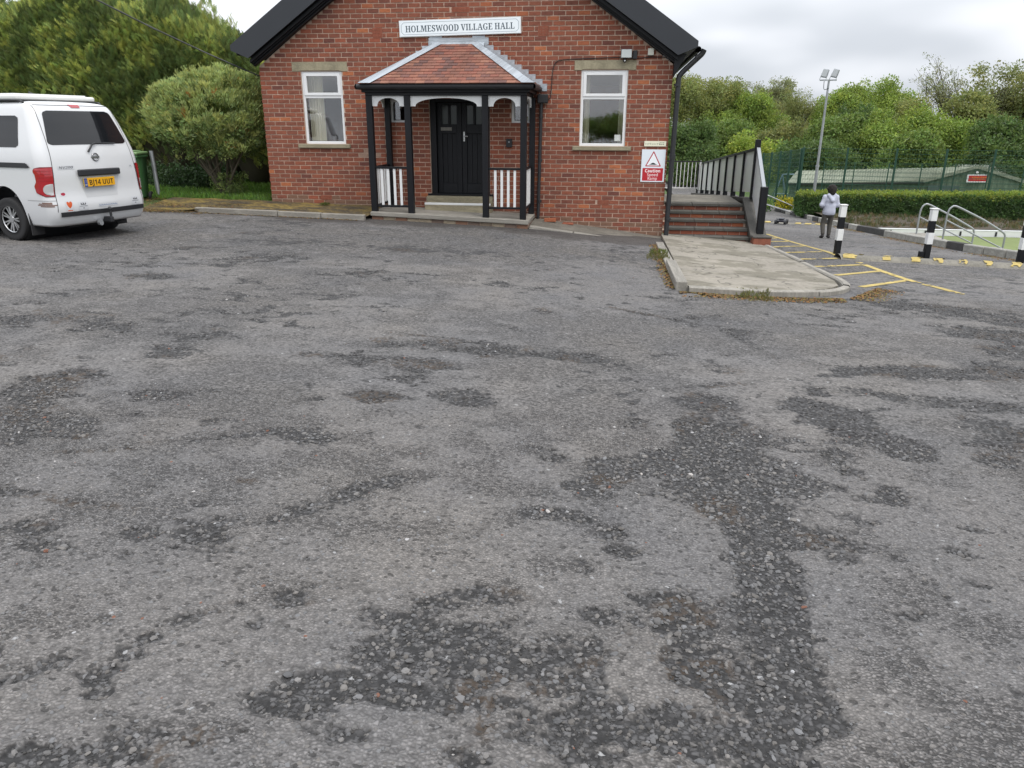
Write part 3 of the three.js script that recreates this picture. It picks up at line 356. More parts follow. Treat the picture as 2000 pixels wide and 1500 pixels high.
  const L = Math.hypot(EV[1] - TP[1], TP[0] - EV[0]), ny = (EV[1] - TP[1]) / L, nz = (TP[0] - EV[0]) / L, tilePick = [0, 0, 1, 1, 2, 3, 4, 4, 5, 1];
  P('roof_deck', [prism([[-4.78, EV[0] - 0.02, EV[1]], [-1.56, EV[0] - 0.02, EV[1]], [-2.78, TP[0] - 0.02, TP[1]], [-3.62, TP[0] - 0.02, TP[1]]], [0, -0.03, 0]), prism([[-1.56, EV[0] - 0.02, EV[1]], [-1.56, EV[0] - 0.02, 0.012], [-2.78, TP[0] - 0.02, TP[1]]], [0, -0.03, 0]), prism([[-4.78, EV[0] - 0.02, 0.012], [-4.78, EV[0] - 0.02, EV[1]], [-3.62, TP[0] - 0.02, TP[1]]], [0, -0.03, 0])], M.dark);
  for (let c = 0; c < n; c++) {
    const t0 = c / n - 0.006, t1 = Math.min(1, (c + 1) / n + 0.035), up = 0.022;
    for (let x = -4.9 - (c & 1 ? 0.085 : 0) + 0.004 * r(); x < -1.5; x += 0.168) {
      const a0 = Math.max(x, xl(t0)), b0 = Math.min(x + 0.164, xr(t0)), a1 = Math.max(x, xl(t1)), b1 = Math.min(x + 0.164, xr(t1)); if (b0 - a0 < 0.02 || b1 - a1 < 0.004) continue;
      const lift = up + 0.004 * (r() - 0.5), sk = 0.002 * (r() - 0.5), q = [[a0, yy(t0) + ny * (lift + sk), zz(t0) + nz * lift], [b0, yy(t0) + ny * (lift - sk), zz(t0) + nz * lift], [b1, yy(t1) + ny * 0.004, zz(t1) + nz * 0.004], [a1, yy(t1) + ny * 0.004, zz(t1) + nz * 0.004]];
      P('roof_tile', prism(q, [0, -ny * 0.013, -nz * 0.013]), tm[tilePick[Math.floor(r() * 10)]]);
    }
  }
  const flankTiles = []; // side slopes
  for (const s of [-1, 1]) for (let c = 0; c < n; c++) { const t0 = c / n, t1 = Math.min(1, (c + 1) / n + 0.03), X = (t) => s > 0 ? xr(t) : xl(t); for (let z = 0.03; z < zz(t0); z += 0.168) { const e0 = Math.min(z + 0.164, zz(t0)), e1 = Math.min(z + 0.164, zz(t1)); if (e1 - z < 0.02) continue; const q = [[X(t0) + s * 0.006, yy(t0) + 0.022, z], [X(t1), yy(t1) + 0.006, z], [X(t1), yy(t1) + 0.006, e1], [X(t0) + s * 0.006, yy(t0) + 0.022, e0]]; if (s < 0) q.reverse(); flankTiles.push(prism(q, [0, -0.013, 0])); } }
  P('flank_tiles', flankTiles, tm[1]).userData.kind = 'stuff';
  // lead: hips, head flashing and stepped flashing
  for (const s of [-1, 1]) {
    const X = (t) => s > 0 ? xr(t) : xl(t), u = 0.036, w = 0.2, top = 0.985, q = [[X(-0.02), yy(-0.02) + ny * u, zz(-0.02) + nz * u], [X(-0.02) - s * w * 1.15, yy(-0.02) + ny * u, zz(-0.02) + nz * u], [X(top) - s * w * 0.8, yy(top) + ny * u, zz(top) + nz * u], [X(top), yy(top) + ny * u, zz(top) + nz * u]]; if (s < 0) q.reverse();
    const q2 = [[X(-0.02) + s * 0.004, yy(-0.02) + 0.034, zz(-0.02) + 0.02], [X(top) + s * 0.004, yy(top) + 0.034, zz(top) + 0.02], [X(top), yy(top) + 0.034, Math.max(0.02, zz(top) - 0.1)], [X(-0.02) + s * 0.004, yy(-0.02) + 0.034, zz(-0.02) - 0.15]]; if (s > 0) q2.reverse();
    P('lead_hip', [prism(q.reverse(), [0, -ny * 0.004, -nz * 0.004]), prism(q2, [0, -0.004, 0])], M.lead);
  }
  P('lead_flashing', [rb(-3.77, -2.58, 3.06, 3.19, 0.006, 0.016, 0.003), prism([[-3.7, 3.03, 0.1], [-2.66, 3.03, 0.1], [-2.66, 3.11, 0.012], [-3.7, 3.11, 0.012]], [0, -0.004, 0.003])], M.lead);
  for (const s of [-1, 1]) for (let k = 0; k < 11; k++) { const y = 2.27 + k * CH, t = clamp((y - 2.3) / 0.77), x = s > 0 ? xr(t) : xl(t), e = x + s * 0.13; P('stepped_flashing', rb(Math.min(x - s * 0.12, e), Math.max(x - s * 0.12, e), y - 0.05, y + 0.084, 0.006 + 0.0012 * (k % 2), 0.014 + 0.0012 * (k % 2), 0.002), M.lead); }
}
// rainwater pipe on the corner
partW('drainpipe', [tube([[1.5, 2.93, 0.16], [1.47, 2.86, 0.14], [1.32, 2.72, 0.12], [1.15, 2.56, 0.1], [1.08, 2.47, 0.1], [1.075, 2.3, 0.1]], 0.05, 26, 12, false, 0.2), rod([1.075, 2.32, 0.1], [1.045, -0.56, 0.1], 0.048, 0.048, 14), ...[2.3, 1.02, 0.98, -0.2].map((y) => rod([1.06, y, 0.1], [1.06, y + 0.045, 0.1], 0.062, 0.062, 14)), rod([1.37, 2.79, 0.125], [1.41, 2.83, 0.13], 0.06, 0.06, 12)], M.blackPlastic, hall);
// ---------------------------------------------------------------- signs and fittings on the gable
{
  const t = canvasTex(1024, 128, (x, w, h) => { x.fillStyle = '#e9f1f6'; x.fillRect(0, 0, w, h); x.strokeStyle = '#76828c'; x.lineWidth = 3; x.beginPath(); const a = 14, c = 20; x.moveTo(a + c, a); x.lineTo(w - a - c, a); x.lineTo(w - a, a + c); x.lineTo(w - a, h - a - c); x.lineTo(w - a - c, h - a); x.lineTo(a + c, h - a); x.lineTo(a, h - a - c); x.lineTo(a, a + c); x.closePath(); x.stroke(); x.fillStyle = '#3c4a55'; x.font = 'bold 74px serif'; x.textAlign = 'center'; x.textBaseline = 'middle'; const s = 'HOLMESWOOD VILLAGE HALL', m = x.measureText(s).width; x.save(); x.translate(w / 2, h / 2 + 4); x.scale(Math.min(1.3, 930 / m), 1); x.fillText(s, 0, 0); x.restore(); });
  const o = thing('hall_name_sign', 'long white name board with grey capital letters above the porch roof', 'sign', [-3.145, 3.375, 0.012]); o.rotation.z = 0.02;
  part('board', rb(-1.2, 1.2, -0.147, 0.147, 0, 0.03, 0.004), M.whitePaint, o);
  part('lettering', new THREE.PlaneGeometry(2.37, 0.272).translate(0, 0, 0.034), mat([1, 1, 1], 0.45, { map: t }), o);
}
{
  const t = canvasTex(384, 512, (x, w, h) => {
    x.fillStyle = '#dfe6ee'; x.fillRect(0, 0, w, h); x.fillStyle = '#b3202c'; x.fillRect(22, 292, w - 44, 204);
    x.lineJoin = 'round'; x.strokeStyle = '#a92433'; x.lineWidth = 16; x.beginPath(); x.moveTo(w / 2, 34); x.lineTo(w - 72, 258); x.lineTo(72, 258); x.closePath(); x.fillStyle = '#eef2f6'; x.fill(); x.stroke();
    x.fillStyle = '#14161a'; x.beginPath(); x.moveTo(118, 238); x.lineTo(150, 228); x.quadraticCurveTo(w / 2, 186, w - 150, 228); x.lineTo(w - 118, 238); x.closePath(); x.fill();
    x.fillStyle = '#f6f2f2'; x.textAlign = 'center'; x.font = 'bold 70px sans-serif'; const s = (q, y, m) => { x.save(); x.translate(w / 2, y); const k = x.measureText(q).width; x.scale(m / k, 1); x.fillText(q, 0, 0); x.restore(); }; s('Caution', 360, 260); x.font = '62px sans-serif'; s('Speed', 420, 186); s('Ramp', 480, 162);
  });
  const o = thing('caution_sign', 'white and red caution speed ramp sign beside the corner drainpipe', 'sign', [0.705, 0.84, 0.008]);
  part('backing', rb(-0.232, 0.232, -0.31, 0.31, 0, 0.006, 0.003), M.whitePaint, o); part('sign_face', new THREE.PlaneGeometry(0.456, 0.612).translate(0, 0, 0.0085), mat([1, 1, 1], 0.4, { map: t }), o);
  const p = thing('name_plaque', 'small cream plaque with faded lettering above the caution sign', 'plaque', [0.72, 1.257, 0.008]);
  part('backing', rb(-0.212, 0.212, -0.05, 0.05, 0, 0.008, 0.003), mat([0.7, 0.68, 0.55], 0.6), p); part('plaque_face', new THREE.PlaneGeometry(0.42, 0.096).translate(0, 0, 0.0105), mat([1, 1, 1], 0.5, { map: canvasTex(512, 128, (x, w, h) => { x.fillStyle = '#e4e2cb'; x.fillRect(0, 0, w, h); x.fillStyle = '#77806c'; const r = rng(3); let a = 30; for (let i = 0; i < 9; i++) { const q = 16 + r() * 20; x.fillRect(a, 44 + r() * 12, q * 0.35, 44); x.fillRect(a, 50 + r() * 30, q, 7); a += q + 12; } for (let i = 0; i < 6; i++) x.fillRect(360 + (i % 3) * 40, 30 + Math.floor(i / 3) * 40, 28, 22); }) }), p);
}
{
  const f = thing('security_floodlight', 'grey glass-fronted floodlight with black sensor above the right window lintel', 'floodlight', [0.08, 2.87, 0.01]);
  part('lamp_housing', rb(-0.11, 0.1, -0.075, 0.085, 0.03, 0.13, 0.012), mat([0.1, 0.1, 0.11], 0.6), f); part('lamp_glass', rb(-0.1, 0.09, -0.065, 0.075, 0.128, 0.136, 0.004), phys([0.5, 0.53, 0.53], 0.2), f); part('bracket', bx(-0.03, 0.03, -0.03, 0.03, -0.005, 0.032), M.dark, f); part('junction_box', rb(0.115, 0.2, -0.085, 0.065, 0, 0.07, 0.01), M.blackPlastic, f);
  part('motion_sensor', [new THREE.SphereGeometry(0.035, 14, 10).translate(-0.03, -0.115, 0.07), rod([-0.05, -0.09, 0.05], [-0.05, -0.06, 0.03], 0.012)], M.blackPlastic, f); part('sensor_lens', new THREE.SphereGeometry(0.014, 10, 8).translate(-0.03, -0.12, 0.103), M.whitePaint, f);
  const a = thing('alarm_box', 'small cream square box on the brickwork under the right verge', 'alarm box', [0.53, 2.91, 0.004]); part('case', rb(-0.055, 0.055, -0.06, 0.06, 0, 0.05, 0.008), mat([0.62, 0.62, 0.55], 0.6), a); part('base_plate', bx(-0.05, 0.05, -0.066, -0.061, 0, 0.045), M.dark, a);
  const d = thing('door_buzzer', 'black square buzzer box on the wall inside the porch', 'buzzer', [-2.17, 1.25, 0.004]); part('case', rb(-0.06, 0.06, -0.08, 0.08, 0, 0.06, 0.01), M.blackPlastic, d); part('button', new THREE.CylinderGeometry(0.015, 0.015, 0.01, 12).rotateX(Math.PI / 2).translate(0, 0.02, 0.064), M.galv, d);
  const c = thing('wall_cable', 'thin dark cable clipped across the bricks from porch corner to floodlight', 'cable', [-1.36, 2.0, 0.012]); part('cable', tube([[-0.07, 0.06, 0.01], [0, 0.1, 0], [0.02, 0.35, 0], [0.04, 0.62, 0], [0.12, 0.76, 0], [0.35, 0.79, 0], [0.8, 0.805, 0.002], [1.3, 0.82, 0.002], [1.56, 0.8, 0.004], [1.9, 0.82, 0], [2.2, 0.815, 0]], 0.008, 60, 6), M.dark, c);
  const o = thing('overhead_cable', 'black twisted service cable sagging over the shrub to the hall corner', 'cable', [-7.36, 2.52, -0.05]); const cp = []; for (let i = 0; i <= 14; i++) { const t = i / 14; cp.push([-6.2 * t, 3.6 * t - 0.9 * t * (1 - t), 2.6 * t]); } part('cable', [tube(cp, 0.014, 80, 6), tube(cp.map((p, i) => [p[0], p[1] + 0.014 * Math.sin(i * 3), p[2] + 0.014 * Math.cos(i * 3)]), 0.009, 120, 5)], M.blackPlastic, o);
}
// ---------------------------------------------------------------- verge, kerbs, apron and pad round the hall
const mossTex = tex(512, 256, (u, v) => { const a = wrapN(u, v, 6, 141, 5), b = wrapN(u, v, 50, 143, 3), m = sst(0.36, 0.68, a * 0.65 + 0.35 * b); return [lerp(0.07, 0.23, m) * (0.5 + b), lerp(0.055, 0.165, m) * (0.5 + b), lerp(0.035, 0.045, m) * (0.5 + b)]; }, { repeat: [0.4, 0.8] });
const mossMat = mat([1, 1, 1], 0.98, { map: mossTex, bumpMap: at(bumpy, 3), bumpScale: 0.02 });
{
  const kt = (x) => gy(x, 1.45) + 0.095;
  structure(lit(new THREE.Mesh(grid(40, 10, (u, v) => { const x = lerp(-9.6, -4.78, u), z = lerp(-0.02, 1.4 + (x < -8 ? 0.25 * (-8 - x) : 0), v); return [x, kt(x) - 0.03 + 0.05 * (1 - v) + 0.03 * (fbm(x * 3, z * 3, 3, 150) - 0.5) - (x < -8.2 ? 0.07 * clamp((-8.2 - x) * v) : 0), z]; }, (u, v, p) => [p[0], p[2]]), mossMat)), 'mossy_verge', 'narrow strip of moss and soil between the kerb and the hall');
  const kerb = new THREE.Group(); structure(kerb, 'kerb', 'old low concrete kerb in front of the left window');
  const r = rng(19); for (let x = -8.3; x < -4.85; x += 0.88) { const b = Math.min(x + 0.868, -4.785), y = kt((x + b) / 2) + 0.01 * (r() - 0.5), o = part('kerb_stone', rb(-(b - x) / 2, (b - x) / 2, -0.2, 0, -0.06, 0.06, 0.016, 2), M.concrete, kerb, [(x + b) / 2, y, 1.43 + 0.012 * (r() - 0.5) + (x < -8 ? -0.05 : 0)]); o.rotation.z = -0.02; o.rotation.y = 0.02 * (r() - 0.5); }
  // sloping concrete apron right of the porch
  const ay = (x, z) => lerp(-0.225, -0.545, (x + 1.62) / 2.59) - 0.03 * z;
  const apron = new THREE.Group(); structure(apron, 'apron', 'sloping concrete apron with kerb along the foot of the hall');
  part('apron_slab', grid(30, 8, (u, v) => { const x = lerp(-1.63, 0.95, u), z = lerp(-0.005, 0.98, v); return [x, ay(x, z) + 0.012 * (fbm(x * 4, z * 4, 3, 160) - 0.5), z]; }, (u, v, p) => [p[0], p[2]]), mat([0.2, 0.185, 0.155], 0.95, { map: at(grime, 1.1), bumpMap: at(bumpy, 3), bumpScale: 0.008 }), apron);
  for (let x = -1.63; x < 0.8; x += 0.86) { const b = Math.min(x + 0.852, 0.93), xm = (x + b) / 2, o = part('kerb_stone', rb(-(b - x) / 2, (b - x) / 2, -0.3, 0, -0.07, 0.07, 0.02, 2), M.concrete, apron, [xm, ay(xm, 1) + 0.012, 1.05]); o.rotation.z = -0.123; }
  const b = thing('loose_brick', 'loose orange brick lying on the apron at the foot of the downpipe', 'brick', [-1.3, ay(-1.3, 0.2) + 0.002, 0.2], 0.1); part('brick_body', rb(-0.12, 0.12, 0, 0.068, -0.05, 0.05, 0.01), brickMats[4], b);
  const b2 = thing('broken_brick', 'flat broken piece of red brick on the apron by the wall', 'brick', [-0.95, ay(-0.95, 0.18), 0.18], -0.2); part('brick_body', prism([[-0.12, 0.002, 0.05], [0.13, 0.002, 0.04], [0.1, 0.03, 0.02], [-0.08, 0.035, 0.03]], [0, 0, -0.08]), brickMats[2], b2);
}
const padY = (x, z) => gy(x, z) + 0.06;
{
  const pad = new THREE.Group(); structure(pad, 'concrete_pad', 'weathered concrete pad with rounded kerb at the foot of the steps');
  const slab = (pts) => { const s = new THREE.Shape(pts.map(([x, z]) => new THREE.Vector2(x, -z))), g = new THREE.ExtrudeGeometry(s, { depth: 0.2, bevelEnabled: false }).rotateX(-Math.PI / 2), p = g.attributes.position; for (let i = 0; i < p.count; i++) p.setY(i, p.getY(i) - 0.2 + padY(p.getX(i), p.getZ(i)) - 0.012); g.computeVertexNormals(); return g; };
  const padTex = tex(512, 512, (u, v) => { const a = wrapN(u, v, 3, 221, 5), b = wrapN(u, v, 60, 223, 3), c = Math.abs(wrapN(u, v, 4, 225, 4) - 0.5), st = sst(0.5, 0.66, wrapN(u, v, 7, 227, 4)), t = (0.2 + 0.11 * a + 0.1 * (b - 0.5)) * (1 - 0.35 * st), k = c < 0.012 ? 0.55 : 1; return [t * 1.05 * k, t * 0.96 * k, t * (0.8 - 0.05 * st) * k]; }, { repeat: [0.4, 0.4] });
  const pm = mat([1, 1, 1], 0.95, { map: padTex, bumpMap: at(bumpy, 2), bumpScale: 0.012 });
  part('slab', slab([[0.96, -0.18], [2.78, -0.18], [2.93, 0.35], [3.06, 3.4], [0.95, 3.4]]), pm, pad); part('slab', slab([[0.95, 3.412], [3.06, 3.412], [3.07, 4.9], [1.9, 5.35], [0.93, 5.4]]), pm, pad); part('slab', slab([[0.93, 5.416], [1.9, 5.366], [3.06, 4.92], [3.0, 5.3], [2.72, 5.72], [2.2, 6.05], [1.5, 6.25], [0.92, 6.3]]), pm, pad);
  // kerb round the free edge
  const path = [[3.0, 0.3], [3.06, 1.6], [3.11, 3.0], [3.15, 4.2], [3.16, 4.9], [3.08, 5.35], [2.78, 5.82], [2.25, 6.15], [1.55, 6.35], [0.93, 6.42]];
  const curve = new THREE.CatmullRomCurve3(path.map(([x, z]) => V(x, 0, z)));
  const stone = (t0, t1, w, up) => { const g = grid(10, 5, (u, v) => { const t = lerp(t0, t1, u), p = curve.getPointAt(t), d = curve.getTangentAt(t), n = V(d.z, 0, -d.x), k = [[-w, -0.22], [-w, up - 0.015], [-w + 0.025, up], [w - 0.02, up], [w, up - 0.02], [w, -0.22]][Math.round(v * 5)], q = p.clone().addScaledVector(n, -k[0]); return [q.x, padY(p.x, p.z) + k[1], q.z]; }, (u, v) => [u * 0.9, v * 0.3]); return toCreasedNormals(g, 0.6); };
  const nS = 9; for (let i = 0; i < nS; i++) part('kerb_stone', stone(i / nS + 0.0006, (i + 1) / nS - 0.0006, 0.052, 0.004 + 0.006 * ((i * 7) % 3)), M.concrete, pad);
  for (const [z0, z1, up] of [[1.25, 2.15, -0.03], [2.2, 3.3, -0.02], [3.32, 4.25, -0.015], [4.35, 6.36, 0.05]]) { const zm = (z0 + z1) / 2, o = part('kerb_stone', rb(-0.07, 0.07, -0.25, 0, -(z1 - z0) / 2, (z1 - z0) / 2, 0.015, 2), M.concrete, pad, [0.86, padY(0.86, zm) + up, zm]); o.rotation.x = -0.035; }
}
// ---------------------------------------------------------------- brick steps up to the ramp landing
const STEP = 0.137, NZ = [-0.2, -0.5, -0.8, -1.1, -1.4], stepY = (k) => -0.553 + k * STEP;
{
  const st = thing('entrance_steps', 'brick steps with dark slab treads beside the hall corner', 'steps', [1.9, -0.75, -0.8]);
  const r = rng(23), tread = mat([0.13, 0.125, 0.11], 0.93, { map: at(grime, 1.2), bumpMap: at(bumpy, 4), bumpScale: 0.006 });
  partW('step_core', NZ.map((z, k) => bx(1.0, 2.74, -1, stepY(k) - 0.062, z - 0.3 + (k === 4 ? -0.2 : 0), z - 0.022)), mortar, st);
  NZ.forEach((z, k) => {
    let a = 1.1 + 0; const cuts = [1.1, 1.66 + 0.04 * (r() - 0.5), 2.24 + 0.04 * (r() - 0.5), 2.745]; for (let i = 0; i < 3; i++) partW('tread_slab', rb(cuts[i] + 0.003, cuts[i + 1] - 0.003, stepY(k) - 0.058 + 0.003 * r(), stepY(k), z - 0.34, z + 0.02, 0.009), tread, st);
    for (let x = 1.02 - (k & 1 ? 0.11 : 0); x < 2.7; x += 0.24) { const p = Math.max(x, 1.02), q = Math.min(x + 0.228, 2.74); if (q - p < 0.05) continue; const o = part('brick', brickGeo[Math.floor(r() * 5)], brickMats[[0, 2, 4, 8, 3, 2, 0][Math.floor(r() * 7)]], st, [(p + q) / 2 - 1.9, stepY(k) - 0.098 + 0.75, z - 0.012 + 0.8]); o.scale.set(q - p, 0.07, 1); }
  });
  // landing and ramp falling away behind
  partW('landing', [bx(1.0, 2.72, -1, -0.004, -3.6, -1.76)], mat([0.27, 0.25, 0.21], 0.95, { map: at(grime, 0.6), bumpMap: at(bumpy, 2), bumpScale: 0.01 }), st);
  partW('ramp', prism([[2.72, -0.004, -3.602], [2.72, -0.8, -13], [2.72, -1.6, -13], [2.72, -1.6, -3.602]], [-1.72, 0, 0]), M.concrete, st);
  // parapet wall beside steps and ramp with dark coping
  const cop = mat([0.1, 0.095, 0.085], 0.95, { map: at(grime, 1), bumpMap: at(bumpy, 4), bumpScale: 0.006 }), wallM = mat([0.14, 0.115, 0.095], 0.95, { map: at(grime, 1), bumpMap: at(bumpy, 4), bumpScale: 0.008 });
  partW('parapet_wall', [prism([[3.0, -1.1, 0.02], [3.0, -0.56, 0.02], [3.0, 0.06, -1.45], [3.0, -0.8, -13], [3.0, -1.9, -13]].reverse(), [-0.25, 0, 0])], wallM, st);
  partW('coping', [beam([2.875, -0.53, 0.05], [2.875, 0.1, -1.45], 0.31, 0.075), beam([2.875, 0.1, -1.42], [2.875, -0.76, -13], 0.309, 0.073)], cop, st);
  partW('pier', rb(2.74, 3.08, -1.0, -0.5, -0.06, 0.26, 0.015), brickMats[7], st); partW('pier_cap', rb(2.73, 3.09, -0.5, -0.47, -0.07, 0.27, 0.01), cop, st);
}
{ // black and white boarded fence along the ramp
  const f = thing('ramp_fence', 'white boarded fence with black posts along the ramp parapet', 'fence', [2.9, 0.1, -1.3]);
  const base = (z) => 0.14 - 0.0745 * (-1.3 - z), zs = []; for (let i = 0; i < 9; i++) zs.push(-1.3 - 1.4 * i);
  for (const [i, z] of zs.entries()) partW('post', rb(2.845, 2.955, base(z) - 0.03, base(z) + (i ? 1.07 : 1.24) - 0.05, z - 0.055, z + 0.055, 0.008), M.blackPaint, f);
  for (let i = 0; i < 8; i++) {
    const a = zs[i] - 0.057, b = zs[i + 1] + 0.057, n = 11; partW('top_rail', beam([2.9, base(a) + 1.0, a], [2.9, base(b) + 1.0, b], 0.09, 0.05), M.blackPaint, f);
    for (let k = 0; k < n; k++) { const p = lerp(a, b, k / n), q = lerp(a, b, (k + 1) / n) + 0.006; partW('board', prism([[2.885, base(p) + 0.12, p], [2.885, base(q) + 0.12, q], [2.885, base(q) + 0.974, q], [2.885, base(p) + 0.974, p]], [0.02, 0, 0]), M.upvc, f); }
  }
  // lower section falling with the steps
  partW('post', rb(2.84, 2.975, -0.48, 0.46, -0.165, -0.03, 0.01), M.blackPaint, f);
  const n = 10; for (let k = 0; k < n; k++) { const p = lerp(-1.243, -0.17, k / n), q = lerp(-1.243, -0.17, (k + 1) / n) - 0.006, yb = (z) => lerp(0.2, -0.36, (z + 1.3) / 1.15), yt = (z) => lerp(1.12, 0.42, (z + 1.3) / 1.15); partW('board', prism([[2.885, yb(p), p], [2.885, yt(p), p], [2.885, yt(q), q], [2.885, yb(q), q]], [0.02, 0, 0]), M.upvc, f); }
  partW('handrail', beam([2.91, 1.15, -1.25], [2.91, 0.43, -0.16], 0.07, 0.05), mat([0.3, 0.32, 0.34], 0.5), f);
}
{ // white bar railing closing the far end of the landing
  const y = (x) => -0.5, z = -11.4, f = thing('white_bar_railing', 'white vertical bar railing at the far end of the ramp', 'railing', [1.9, -0.7, z]);
  partW('top_rail', bx(0.98, 2.84, 0.42, 0.46, z - 0.02, z + 0.02), M.dark, f); partW('bottom_rail', bx(0.98, 2.84, -0.45, -0.42, z - 0.02, z + 0.02), M.whitePaint, f); for (let i = 0; i < 15; i++) partW('bar', rod([1.04 + i * 0.125, -0.42, z], [1.04 + i * 0.125, 0.42, z], 0.013), M.whitePaint, f);
  for (const x of [0.98, 2.8]) partW('post', bx(x, x + 0.04, -0.75, 0.47, z - 0.019, z + 0.019), M.whitePaint, f);
}
// ---------------------------------------------------------------- the drive: markings, humps, bollards, kerb
function ribbon(pts, w, seed, loss, lift = 0.006) { // worn painted line: small cells, some of them gone
  const c = new THREE.CatmullRomCurve3(pts.map(([x, z]) => V(x, 0, z)), false, 'catmullrom', 0.1), L = c.getLength(), n = Math.round(L / 0.035), m = 4, P = [], I = [];
  for (let i = 0; i <= n; i++) { const p = c.getPointAt(i / n), d = c.getTangentAt(i / n); for (let j = 0; j <= m; j++) { const s = (j / m - 0.5) * w, x = p.x - d.z * s, z = p.z + d.x * s; P.push(x, gy(x, z) + lift, z); } }
  for (let i = 0; i < n; i++) for (let j = 0; j < m; j++) { const a = i * (m + 1) + j, x = P[a * 3], z = P[a * 3 + 2]; if (fbm(x * 6, z * 6, 3, seed) * 0.75 + vn(x * 45, z * 45, seed + 5) * 0.25 < loss) continue; I.push(a, a + 1, a + m + 1, a + 1, a + m + 2, a + m + 1); }
  const g = new THREE.BufferGeometry(); g.setAttribute('position', new THREE.Float32BufferAttribute(P, 3)); g.setAttribute('uv', new THREE.Float32BufferAttribute(P.filter((_, i) => i % 3 !== 1), 2)); g.setIndex(I); g.computeVertexNormals(); return g;
}
{
  const mk = new THREE.Group(); structure(mk, 'road_marking', 'worn yellow hatched line along the edge of the drive');
  const l = (p, w, s, loss) => part('painted_line', ribbon(p, w, s, loss), M.yellowPaint, mk);
  l([[4.22, -6.2], [4.2, -3.2], [4.2, -0.4], [4.25, 0.95]], 0.12, 301, 0.3); l([[4.33, 1.7], [4.33, 2.2], [4.37, 3.23], [4.46, 4.1], [4.58, 4.5], [4.68, 5.05]], 0.12, 303, 0.38);
  [[3.6, -3.1, 4.15, -4.4], [3.25, -1.3, 4.15, -3.1], [3.18, 0.05, 4.15, -1.5], [3.16, 1.0, 4.1, 0.15], [3.2, 1.98, 4.15, 1.2], [3.26, 2.92, 4.25, 2.1], [3.36, 3.85, 4.33, 2.85], [3.4, 4.95, 4.4, 3.85]].forEach(([a, b, c, d], i) => l([[a, b], [c, d]], 0.1, 310 + i * 7, 0.34));
}
function hump(name, label, x0, x1, zc, h, w, bands, seed) {
  const o = thing(name, label, 'speed hump', [(x0 + x1) / 2, gy((x0 + x1) / 2, zc), zc], 0, 'speed humps across the drive');
  const surf = (x, t, lift = 0) => [x, gy(x, zc + (t - 0.5) * w) + (h + lift) * Math.pow(Math.max(0, Math.sin(Math.PI * t)), 0.6) + (lift ? 0.004 : -0.01), zc + (t - 0.5) * w];
  partW('hump_body', grid(60, 14, (u, v) => surf(lerp(x0, x1, u), v), (u, v, p) => [p[0], p[2]]), mat([0.24, 0.225, 0.19], 0.93, { map: at(grime, 1), bumpMap: at(bumpy, 4), bumpScale: 0.01 }), o);
  for (const [x, ww] of bands) { const g = grid(14, 22, (u, v) => surf(x + (u - 0.5) * ww + (v - 0.5) * -0.22 + 0.02 * Math.sin(v * 9 + x), 0.06 + 0.88 * v, 0.004), (u, v, p) => [p[0], p[2]]); const ix = g.index.array, pp = g.attributes.position, keep = []; for (let i = 0; i < ix.length; i += 3) { const X = pp.getX(ix[i]), Z = pp.getZ(ix[i]); if (fbm(X * 9, Z * 9, 3, 210 + seed) > 0.38) keep.push(ix[i], ix[i + 1], ix[i + 2]); } g.setIndex(keep); partW('yellow_band', g, M.yellowPaint, o); }
}
hump('speed_hump', 'rounded grey speed hump with yellow bands between the bollards', 4.12, 8.0, 1.15, 0.09, 0.5, [[4.4, 0.3], [5.0, 0.14], [5.5, 0.15], [5.88, 0.16], [6.3, 0.14], [6.72, 0.14], [7.2, 0.16], [7.7, 0.15]], 1);
hump('speed_hump', 'low far speed hump with yellow patches behind the walking person', 4.6, 7.9, -13.5, 0.05, 0.6, [[5.6, 0.35], [6.75, 0.2], [7.1, 0.22], [7.5, 0.3]], 2);
const bollard = (x, z, label) => {
  const o = thing('bollard', label, 'bollard', [x, gy(x, z) - 0.01, z], 0.1, 'black and white bollards across the drive'), w = 0.052;
  part('post', rb(-w, w, 0, 0.94, -w, w, 0.008), M.blackPaint, o); for (const [a, b] of [[0.28, 0.5], [0.72, 0.93]]) part('white_band', rb(-w - 0.003, w + 0.003, a, b, -w - 0.003, w + 0.003, 0.006), M.whitePaint, o);
  part('cap', rb(-w - 0.014, w + 0.014, 0.935, 0.955, -w - 0.014, w + 0.014, 0.006), M.whitePaint, o); return o;
};
bollard(4.3, 0.42, 'black and white bollard at the end of the yellow hatching'); const b2 = bollard(6.02, 0.2, 'black and white bollard with a black block at its foot'); part('foot_block', rb(-0.14, -0.063, 0, 0.14, -0.05, 0.05, 0.008), M.blackPaint, b2); bollard(7.62, 0.4, 'black and white bollard standing close to the painted kerb');
